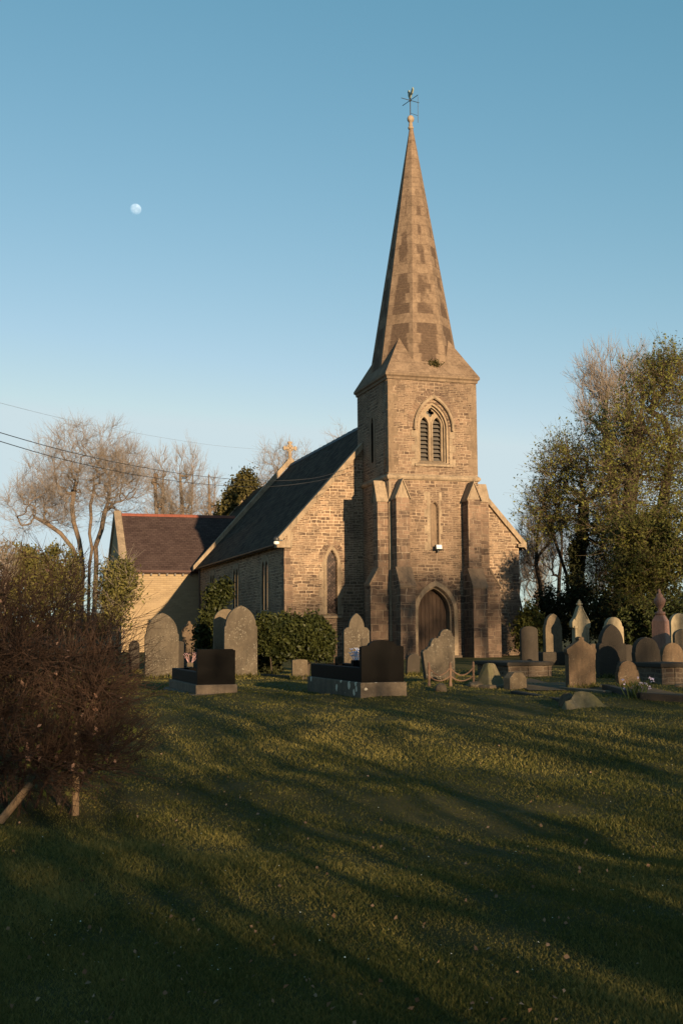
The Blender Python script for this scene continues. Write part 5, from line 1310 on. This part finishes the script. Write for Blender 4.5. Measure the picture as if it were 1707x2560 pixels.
def right_trees():
    # tall bare tree behind
    d = 74.0; loc = stand(1420, d); m_ = mpp(d); L = lambda u, v: mapd(u, v, d, loc)
    bare_tree('bare_tree', loc, 'tall leafless tree whose upright twigs stand above the leafy trees beyond the graves', dict(h=18, stems=[[L(1420, 1400)*[1, 1, 0]+[0, 0, -.3], L(1420, 1250), L(1405, 1100), L(1390, 1000)], [L(1428, 1400)*[1, 1, 0]+[0, 0, -.3], L(1435, 1220), L(1440, 1050), L(1445, 960)]], crown=[(260, L(1385, 920), (75*m_, 65*m_, 130*m_), 0.6, -0.8, 0.15), (90, L(1460, 890), (60*m_, 60*m_, 95*m_), 0.6, -0.5, 0.1)], rb=0.24, rt=0.012, tw=3, tl=1.3, tr=0.010, clear=3, up=0.9, tup=0.7, tsp=0.4), 61, (BARK, TWIG))
    for (u, vt, wpx, d, lab, sd) in ((1390, 1230, 85, 60, 'tangled dark leafless undergrowth tree between the two leafy trees', 60), (1215, 1190, 48, 70, 'low bushy leafless tree just right of the church gable', 62), (1262, 1085, 60, 66, 'leafless tree with arching dark twigs between church and leafy trees', 63)):
        loc = stand(u, d); m_ = mpp(d); L = lambda uu, v: mapd(uu, v, d, loc); ht = 1420-vt
        bare_tree('bare_tree', loc, lab, dict(h=10, stems=[up_stem(-.2, 0, -.3, 2.5, (-.3, 0)), up_stem(.2, 0, -.3, 3, (.4, 0))], crown=[(240, L(u, vt+ht*0.45), (wpx*m_, wpx*m_, ht*0.46*m_), 0.55, -1, 0.2)], rb=0.12, rt=0.009, tw=4, tl=1.0, tr=0.007, clear=1.2, up=0.8, tup=0.7, tsp=0.45, bend=0.35), sd, (DARKBARK, TWIG) if sd == 62 else (DARKBARK, simple('dark_twigs', (0.11, 0.08, 0.06), 0.85, 0.15, 0.3, 2.0)))
    G = 'leafy trees beyond the graves'
    # leafing trees
    d = 58.0; loc = stand(1322, d); m_ = mpp(d); L = lambda u, v: mapd(u, v, d, loc)
    leafy('leafing_tree', loc, 'dark-stemmed tree coming into spring leaf, the leafy one nearest the church', 'tree', [(1, L(1335, 1140), (95*m_, 80*m_, 120*m_), 0.25), (0.7, L(1300, 1075), (62*m_, 60*m_, 72*m_), 0.25), (0.6, L(1262, 1185), (52*m_, 50*m_, 75*m_), 0.25), (0.9, L(1395, 1040), (75*m_, 60*m_, 110*m_), 0.2), (0.8, L(1380, 1240), (70*m_, 60*m_, 80*m_), 0.25)], 64, L_SPRING, 14000, 0.085, [[L(1322, 1420)*[1, 1, 0]+[0, 0, -.3], L(1325, 1330), L(1335, 1240), L(1340, 1150)], [L(1316, 1420)*[1, 1, 0]+[0, 0, -.3], L(1300, 1320), L(1270, 1230), L(1250, 1170)]], group=G, tgt=560, rb=0.30, rt=0.010, sig=0.07, tw=7, tl=1.35, tr=0.008, clump=0.85, along=True, mats=(DARKBARK, OLIVETWIG))
    d = 55.0; loc = stand(1432, d); m_ = mpp(d); L = lambda u, v: mapd(u, v, d, loc)
    leafy('leafing_tree', loc, 'tallest tree in spring leaf, with two dark trunks, behind the urn pedestal', 'tree', [(1.2, L(1485, 980), (92*m_, 85*m_, 140*m_), 0.3), (0.7, L(1528, 880), (56*m_, 55*m_, 85*m_), 0.25), (1, L(1440, 1130), (110*m_, 85*m_, 125*m_), 0.25), (0.8, L(1560, 1080), (80*m_, 80*m_, 150*m_), 0.2), (0.6, L(1470, 1230), (90*m_, 70*m_, 80*m_), 0.25)], 65, L_SPRING, 21000, 0.085, [[L(1428, 1420)*[1, 1, 0]+[0, 0, -.3], L(1430, 1320), L(1442, 1180), L(1455, 1060), L(1470, 960)], [L(1440, 1420)*[1, 1, 0]+[0, 0, -.3], L(1470, 1300), L(1520, 1160), L(1540, 1040)]], group=G, tgt=820, rb=0.34, rt=0.010, sig=0.07, tw=7, tl=1.35, tr=0.008, clump=0.85, along=True, mats=(DARKBARK, OLIVETWIG))
    d = 46.0; loc = stand(1590, d); m_ = mpp(d); L = lambda u, v: mapd(u, v, d, loc)
    leafy('yew_tree', loc, 'yew-like evergreen with drooping sunlit boughs just behind the urn pedestal', 'tree', [(1, L(1560, 1260), (100*m_, 90*m_, 90*m_), 0.22), (0.8, L(1500, 1310), (72*m_, 66*m_, 58*m_), 0.25), (0.6, L(1480, 1230), (72*m_, 60*m_, 42*m_), 0.25), (0.5, L(1450, 1340), (45*m_, 40*m_, 28*m_), 0.25)], 66, L_YEW, 26000, 0.075, [up_stem(0, 0, -.3, 4.5)], group=None, tgt=420, rb=0.25, rt=0.007, sig=0.06, up=0.0, tw=6, tl=0.9, along=True, mats=(DARKBARK, OLIVETWIG))
    # ivy-clad dark trunks
    for (u0, v0, u1, v1, wpx, d, lab, sd) in ((1318, 1420, 1322, 1260, 11, 57, 'dense dark ivy wrapped round the trunk of the leafing tree nearest the church', 67), (1428, 1430, 1436, 1230, 12, 54, 'dense dark ivy wrapped round the trunk of the tallest leafing tree', 68), (1490, 1420, 1520, 1290, 14, 53, 'dark ivy thicket on the trunk nearest the pink urn pedestal', 69)):
        loc = stand(u0, d); m_ = mpp(d); L = lambda uu, v: mapd(uu, v, d, loc)
        leafy('ivy', loc, lab, 'ivy', [(1, L(u0+(u1-u0)*s, v0+(v1-v0)*s), (wpx*m_, wpx*m_, 30*m_), 0.3) for s in np.linspace(0.1, 1, 6)], sd, L_IVY, 5200, 0.10, [[L(u0+(u1-u0)*s, v0+(v1-v0)*s)*[1, 1, 1] for s in np.linspace(0, 1, 6)]], group='ivy on the right-hand trunks', tgt=150, rb=0.10, sig=0.16)
    # dark hedge of shrubs behind the graves
    for (u, vt, wpx, d, lab, sd, leaf) in ((1218, 1392, 36, 50, 'yellow-green low shrub against the corner of the church by the bare trees', 71, L_YEW), (1262, 1345, 44, 56, 'dark green shrub behind the tan pointed headstone', 72, L_IVY), (1330, 1312, 48, 54, 'dark green shrub behind the finial-topped monument', 73, L_IVY), (1400, 1335, 52, 52, 'dark green shrub behind the pale round-headed headstone', 74, L_IVY), (1462, 1350, 48, 51, 'dark green shrub left of the pink urn pedestal', 75, L_DARK), (1540, 1340, 60, 50, 'dark green shrub behind the pale pointed headstone beside the urn pedestal', 76, L_DARK), (1610, 1390, 60, 50, 'dark green shrub under the yew-like evergreen, beyond the pale pointed headstone', 77, L_DARK)):
        loc = stand(u, d); m_ = mpp(d); L = lambda uu, v: mapd(uu, v, d, loc); ht = 1500-vt
        leafy('shrub', loc, lab, 'shrub', [(1, L(u, vt+ht*0.5), (wpx*m_, wpx*m_, ht*0.5*m_), 0.3)], sd, leaf, 6500, 0.10, [up_stem(0, 0, -.2, 0.8)], group='dark shrubs behind the right-hand graves', tgt=140, rb=0.05, sig=0.16, tw=1, tl=0.6)
right_trees()

def far_wood():
    """hazy line of woodland far off, below the crowns"""
    rs = np.random.RandomState(5)
    for nm, (l0, l1, s0, hh, n) in {'far_wood': (-120, 120, 190, 4.0, 9000)}.items():
        T_ = rs.uniform(l0, l1, n); S_ = s0+rs.uniform(0, 40, n)
        top = hh*(0.7+0.3*np.sin(T_*0.13)+0.25*np.sin(T_*0.37+1))
        X = CAM[0]+S_*FH[0]+T_*RT0[0]; Y = CAM[1]+S_*FH[1]+T_*RT0[1]
        Z = ground_z(X, Y)+rs.uniform(0, 1, n)**0.7*top
        V, F = leaf_quads(rs, np.stack([X, Y, Z], -1), 1.3)
        o = link(nm, new_mesh(nm, V, F, [L_OLIVE], False, rs.uniform(0, 1, n))); o['kind'] = 'stuff'
far_wood()

def brown_bush():
    P, d = foot(120, 1862); loc = P; rs = np.random.RandomState(81)
    t = thing('bare_bush', 'big brown leafless bush of tangled twigs standing over the wooden stakes', 'bush', loc, 0)
    m_ = mpp(d); L = lambda u, v, dd=0.0: mapd(u, v, d+dd, loc)
    sk = Skel(rs)
    nst = 0
    for k in range(22):
        a = rs.uniform(0, 6.28); r = rs.uniform(0.02, 0.55); x, y = r*math.cos(a)-0.35, r*math.sin(a)+0.1; ln = rs.uniform(0.4, 0.9)
        sk.stem([np.array([x+math.cos(a)*0.4*s*ln, y+math.sin(a)*0.4*s*ln, -0.05+s*ln]) for s in np.linspace(0, 1, 4)]); nst += 1
    T = np.concatenate([ellip_targets(rs, 640, L(65, 1562, 0.2), (230*m_, 1.25, 285*m_), 0.42, -0.85, 0.08),
                        ellip_targets(rs, 170, L(215, 1600, 0.1), (105*m_, 0.75, 170*m_), 0.55, -0.9, 0.10),
                        ellip_targets(rs, 300, L(-60, 1560, 0.3), (180*m_, 1.1, 285*m_), 0.45, -0.8, 0.1)])
    T = np.concatenate([T, ellip_targets(rs, 260, L(110, 1735, 0.0), (190*m_, 0.9, 85*m_), 0.6, -1, 0.1)])
    T = T[(T[:, 2] > 0.16)]
    T = T[np.argsort(np.linalg.norm((T-np.array([-0.3, 0.1, 0.5])), axis=1))]
    sk.grow(T, 0, 5, 0.6, 0.15, 0.045); rad = sk.radii(0.0030, 0.022)
    lines = sk.lines[nst:]
    pts, dr = [], []
    for ln in lines:
        for q in (2, 3, 4, 5):
            if q < len(ln): pts.append(sk.P[ln[q]]); dr.append(sk.D[ln[q]])
    # twigs reach out and to the right
    dr = [v+np.array([0.25*RT0[0], 0.25*RT0[1], 0]) for v in dr]
    ex = twigs_at(rs, pts, dr, 1, 0.46, 0.0030, 0.10, 0.34, 1)
    big, small = skel_meshes(sk, rad, 0.008, 6, 3, ex)
    link('stems', new_mesh('stems', *big, [BUSHTWIG], True), t)
    link('twigs', new_mesh('twigs', *small, [BUSHTWIG], True), t)
    A = np.array([sk.P[i] for ln in lines for i in ln[2:]])
    P_ = A[rs.randint(0, len(A), 420)]+rs.normal(size=(420, 3))*0.05
    V, F = leaf_quads(rs, P_, 0.036); link('dead_leaves', new_mesh('dead_leaves', V, F, [L_DEAD], False, rs.uniform(0, 1, len(P_))), t)
    low = A[A[:, 2] < 1.0]
    P_ = low[rs.randint(0, len(low), 260)]+rs.normal(size=(260, 3))*0.05
    V, F = leaf_quads(rs, P_, 0.045); link('green_leaves', new_mesh('green_leaves', V, F, [L_GREEN], False, rs.uniform(0, 1, len(P_))), t)
    # stakes
    G = 'wooden stakes under the bare bush'
    P1, d1 = foot(174, 1872); s = thing('wooden_stake', 'upright weathered stake standing under the right side of the bare bush', 'stake', P1, 0, G)
    tp = pix(176, 1680, d1)-P1; MB().tube([(0, 0, -0.2), tp*0.35, tp*0.7, tp], [0.034, 0.034, 0.032, 0.030], 10).build('shaft', STAKE, s, smooth=False, rough=0.002)
    P1, d1 = foot(-4, 1892); s = thing('wooden_stake', 'pale stake slanting steeply in the grass under the bare bush', 'stake', P1, 0, G)
    tp = pix(62, 1812, d1+0.25)-P1; MB().tube([-tp*0.15, tp*0.3, tp*0.7, tp*1.15], [0.036, 0.036, 0.034, 0.031], 10).build('shaft', STAKE, s, rough=0.002)
    P1, d1 = foot(133, 1848); s = thing('wooden_stake', 'short dark stake stub in the shade between the other two stakes', 'stake', P1, 0, G)
    tp = pix(140, 1790, d1)-P1; MB().tube([(0, 0, -0.1), tp*0.5, tp], [0.022, 0.021, 0.019], 8).build('shaft', DARKBARK, s)
brown_bush()

def ferns():
    t = thing('fern_tuft', 'small green fern tuft rooted in the stone at the foot of the spire', 'fern', (2.17, 0.17, 12.36), 0)
    rs = np.random.RandomState(8); n = 350
    P = rs.normal(size=(n, 3))*np.array([0.13, 0.07, 0.09])+np.array([0, -0.02, 0.03]); V, F = leaf_quads(rs, P, 0.055, None, 0, 2.4)
    link('fronds', new_mesh('fronds', V, F, [L_OLIVE], False, rs.uniform(0, 0.8, n)), t)
ferns()

def flower_clump():
    P, d = foot(1462, 1603); rs = np.random.RandomState(9); t = thing('flower_clump', 'leafy clump with pale mauve flowers beside the dark stone kerb', 'plant', P, 0)
    L = []
    for k in range(46):
        a = rs.uniform(0, 6.28); ln = rs.uniform(0.15, 0.36); b = np.array([rs.normal()*0.07, rs.normal()*0.07, -0.02]); e = b+np.array([math.cos(a)*0.16, math.sin(a)*0.16, ln]); mid = (b+e)/2+np.array([0, 0, 0.05])
        L.append((np.stack([b, mid, e]), np.array([0.007, 0.006, 0.002])))
    V, F = tubes(L, 3); link('leaves', new_mesh('leaves', V, F, [simple('clump_green', (0.05, 0.07, 0.02), 0.7, 0.2)], True), t)
    tops = np.array([l[0][2] for l in L])[:14]; V, F = leaf_quads(rs, np.repeat(tops, 4, 0)+rs.normal(size=(56, 3))*0.012, 0.03); link('flowers', new_mesh('flowers', V, F, [simple('mauve_petals', (0.45, 0.38, 0.50), 0.7, 0.2)]), t)
flower_clump()

# ---------------------------------------------------------------- grass, fallen leaves, daisies
def turf():
    rs = np.random.RandomState(1); n = 520000
    s0, s1 = 4.6, 34.0
    S_ = 1/rs.uniform(1/s1, 1/s0, n); T_ = rs.uniform(-1, 1, n)*(0.315*S_+0.4)
    n2 = 340000; Sx = 1/rs.uniform(1/s1, 1/s0, n2); Tx = rs.choice([-1.0, 1.0], n2)*(0.315*Sx+0.4+rs.uniform(0, 1, n2)*5.0)   # the lawn goes on to both sides
    S_ = np.concatenate([S_, Sx]); T_ = np.concatenate([T_, Tx]); n = len(S_)
    X = CAM[0]+S_*FH[0]+T_*RT0[0]; Y = CAM[1]+S_*FH[1]+T_*RT0[1]; Z = ground_z(X, Y)
    def wave(f, k):
        r = np.random.RandomState(k); z = 0
        for q in range(7):
            an = r.uniform(0, 6.28); z = z+np.sin(f*r.uniform(0.6, 1.5)*(X*math.cos(an)+Y*math.sin(an))+r.uniform(0, 6.28))
        return z/7
    patch = np.clip(0.5+0.55*wave(0.9, 1)+0.5*wave(3.0, 2)+0.5*wave(9.0, 3), 0, 1); dry = np.clip(0.35+0.9*wave(0.7, 5)+0.6*wave(4.0, 6), 0, 1)
    keep = rs.uniform(0, 1, n) < 0.45+0.75*patch
    X, Y, Z, S_, patch, dry = X[keep], Y[keep], Z[keep], S_[keep], patch[keep], dry[keep]
    bx, by = [], []
    for (x, y, ww, k) in GRAVE_FEET:
        bx.append(x+rs.uniform(-ww*0.6, ww*0.6, k)); by.append(y-np.abs(rs.normal(0, 0.07, k))-0.01)
    bx = np.concatenate(bx); by = np.concatenate(by); nb = len(bx)
    X = np.concatenate([X, bx]); Y = np.concatenate([Y, by]); Z = ground_z(X, Y); n = len(X)
    S_ = (X-CAM[0])*FH[0]+(Y-CAM[1])*FH[1]; patch = np.concatenate([patch, rs.uniform(0.1, 0.9, nb)]); dry = np.concatenate([dry, rs.uniform(0, 0.6, nb)])
    h = rs.uniform(0.012, 0.034, n)*(0.55+0.9*patch); h[-nb:] = rs.uniform(0.05, 0.15, nb); wd = 0.0016+0.00052*S_*rs.uniform(0.6, 1.2, n)
    a = rs.uniform(0, 6.28, n); le = rs.normal(size=(n, 2))*0.6
    B = np.stack([X, Y, Z-0.005], -1); sd = np.stack([np.cos(a), np.sin(a), 0*a], -1)*wd[:, None]
    tip = B+np.stack([le[:, 0]*h, le[:, 1]*h, h], -1)
    V = np.stack([B-sd, B+sd, tip], 1).reshape(-1, 3); F = np.arange(3*n).reshape(n, 3)
    tint = np.clip(dry*0.7+patch*0.15+rs.normal(size=n)*0.25, 0, 1)
    g = leaf_mat('grass_blades', (0.054, 0.060, 0.014), (0.255, 0.205, 0.064), 0.35, 0.7)
    o = link('grass', new_mesh('grass', V, F, [g], False, tint)); o['kind'] = 'stuff'
    n = 260; S_ = 1/rs.uniform(1/16, 1/4.9, n); T_ = rs.uniform(-1, 1, n)*(0.30*S_); T_ = np.where(rs.uniform(0, 1, n) < 0.5, T_-0.08*S_, T_)
    X = CAM[0]+S_*FH[0]+T_*RT0[0]; Y = CAM[1]+S_*FH[1]+T_*RT0[1]; Z = ground_z(X, Y)+0.035
    V, F = leaf_quads(rs, np.stack([X, Y, Z-0.01], -1), 0.026, np.tile([0, 0, 1.0], (n, 1)), 0.25, 1.1)
    o = link('fallen_leaves', new_mesh('fallen_leaves', V, F, [leaf_mat('fallen_leaf', (0.12, 0.07, 0.04), (0.34, 0.22, 0.14), 0.15)], False, rs.uniform(0, 1, n))); o['kind'] = 'stuff'
    n = 230; S_ = 1/rs.uniform(1/24, 1/5.5, n); T_ = rs.uniform(-1, 1, n)*(0.30*S_)
    X = CAM[0]+S_*FH[0]+T_*RT0[0]; Y = CAM[1]+S_*FH[1]+T_*RT0[1]; Z = ground_z(X, Y)+0.055
    V, F = leaf_quads(rs, np.stack([X, Y, Z], -1), 0.010, np.tile([0, 0, 1.0], (n, 1)), 0.7, 1.0)
    o = link('daisies', new_mesh('daisies', V, F, [simple('daisy_white', (0.7, 0.68, 0.55), 0.8, 0.1)])); o['kind'] = 'stuff'
turf()

# ---------------------------------------------------------------- trees behind the photographer: their shadows lie on the lawn and the tower foot
def copy_thing(t, loc, rz, sc):
    c = t.copy(); COL.objects.link(c); c.location = loc; c.rotation_euler = (0, 0, rz); c.scale = (sc, sc, sc)
    for ch in list(t.children):
        k = ch.copy(); COL.objects.link(k); k.parent = c
    return c

def shade_trees():
    rs = np.random.RandomState(77)
    L2 = np.array([TO_SUN.x, TO_SUN.y]); L2 /= np.linalg.norm(L2); P2 = np.array([-L2[1], L2[0]])
    def at(a, b):                                                   # a metres towards the sun from the camera, b across
        p = CAM[:2]+L2*a+P2*b; return (p[0], p[1], float(ground_z(p[0], p[1])))
    G = 'trees behind the photographer that shade the lawn'
    lab = 'unseen tree behind the photographer, its long shadow lying over the lawn'
    bare = [bare_tree('unseen_tree', (0, 0, 0), lab, dict(stems=[up_stem(0, 0, -.3, (4.0, 4.0, 1.6)[k], (0.3*k-.3, 0))], crown=[((210, 210, 105)[k], (0, 0, (8.8, 8.8, 4.2)[k]), ((2.7, 2.7, 4.2), (2.7, 2.7, 4.2), (2.3, 2.3, 2.8))[k], 0.7, -1, 0.25)], rb=(0.2, 0.24, 0.13)[k], rt=(0.022, 0.022, 0.016)[k], tw=3, tl=(0.9, 0.9, 0.6)[k], tr=(0.016, 0.016, 0.009)[k], clear=(5.0, 5.0, 1.6)[k], up=0.4), 90+k, (DARKBARK, DARKBARK), G)[0] for k in range(3)]
    ivy = leafy('unseen_tree', (0, 0, 0), lab, 'tree', [(1, (0, 0, 8.7), (1.5, 1.5, 2.4), 0.35), (0.3, (0.5, 0.3, 9.8), (1.3, 1.3, 1.4), 0.3)], 95, L_IVY, 4200, 0.22, [up_stem(0, 0, -.3, 5.0, (0.3, 0.2))], tgt=170, rb=0.25, sig=0.35, group=G)[0]  # unseen leafy tree, added for dense blotches of shade
    tall = leafy('unseen_tree', (0, 0, 0), lab, 'tree', [(1, (0, 0, 13.6), (1.9, 1.9, 1.8), 0.45)], 97, L_IVY, 360, 0.24, [up_stem(0, 0, -.3, 11.0, (0.3, 0.2))], tgt=120, rb=0.2, sig=0.4, group=G)[0]  # unseen tree, its high thin crown shaped to dapple the tower foot
    hedge = leafy('unseen_shrub', (0, 0, 0), 'dense unseen hedge shrub behind the photographer, shading the near lawn', 'shrub', [(1, (0, 0, 1.6), (0.85, 0.85, 1.7), 0.3)], 96, L_IVY, 5000, 0.13, [up_stem(0, 0, -.3, 1.0)], tgt=140, rb=0.06, sig=0.2, group='hedge behind the photographer')[0]  # unseen shrubs, sized and placed to darken the near lawn and bare bush
    first = {}
    def put(src, a, b, sc):
        if id(src) not in first:
            first[id(src)] = 1; src.location = at(a, b); src.rotation_euler = (0, 0, rs.uniform(0, 6)); src.scale = (sc, sc, sc)
        else: copy_thing(src, at(a, b), rs.uniform(0, 6), sc)
    for a, b, sc in SHADE_HEDGE: put(hedge, a, b, sc)
    for a, b, sc in SHADE_IVY: put(ivy, a, b, sc)
    for a, b, sc in SHADE_TALL: put(tall, a, b, sc)
    for k, (a, b, sc) in enumerate(SHADE_BARE): put(bare[2] if a < 20 else bare[k % 2], a, b, sc)
SHADE_HEDGE = [(23, -3.6, 2.0), (22, -0.9, 2.0), (22, 1.2, 1.5), (16, -0.6, 0.95), (16.3, 0.85, 0.86), (16, 2.0, 1.0), (16.5, 3.15, 0.95), (16, 4.25, 1.08), (16.4, 5.5, 1.02), (16, 6.7, 1.12), (16.4, 8.0, 1.0), (12, -0.4, 0.72), (12.4, 1.0, 0.66), (12, 2.1, 0.80), (12.5, 3.3, 0.74), (12, 4.6, 0.85)]
SHADE_IVY = [(33, 31.5, 1.0), (34, 36.0, 1.0)]
SHADE_TALL = [(31, 19.4, 1.0), (30, 21.5, 1.07), (33, 23.2, 1.0), (31, 25.0, 1.10), (32, 27.8, 1.02)]
SHADE_BARE = [(10, 1.0, 0.9), (12, 3.4, 1.0), (9, 5.6, 0.95), (13, 7.8, 1.1), (10, 10.3, 1.0), (14, 12.6, 1.05), (11, 14.8, 0.8), (8, 2.3, 0.62), (8.5, 4.5, 0.6), (9, 9.0, 0.62), (34, 15.8, 0.9), (37, 30.5, 1.15), (36, 35.5, 1.3)]
shade_trees()
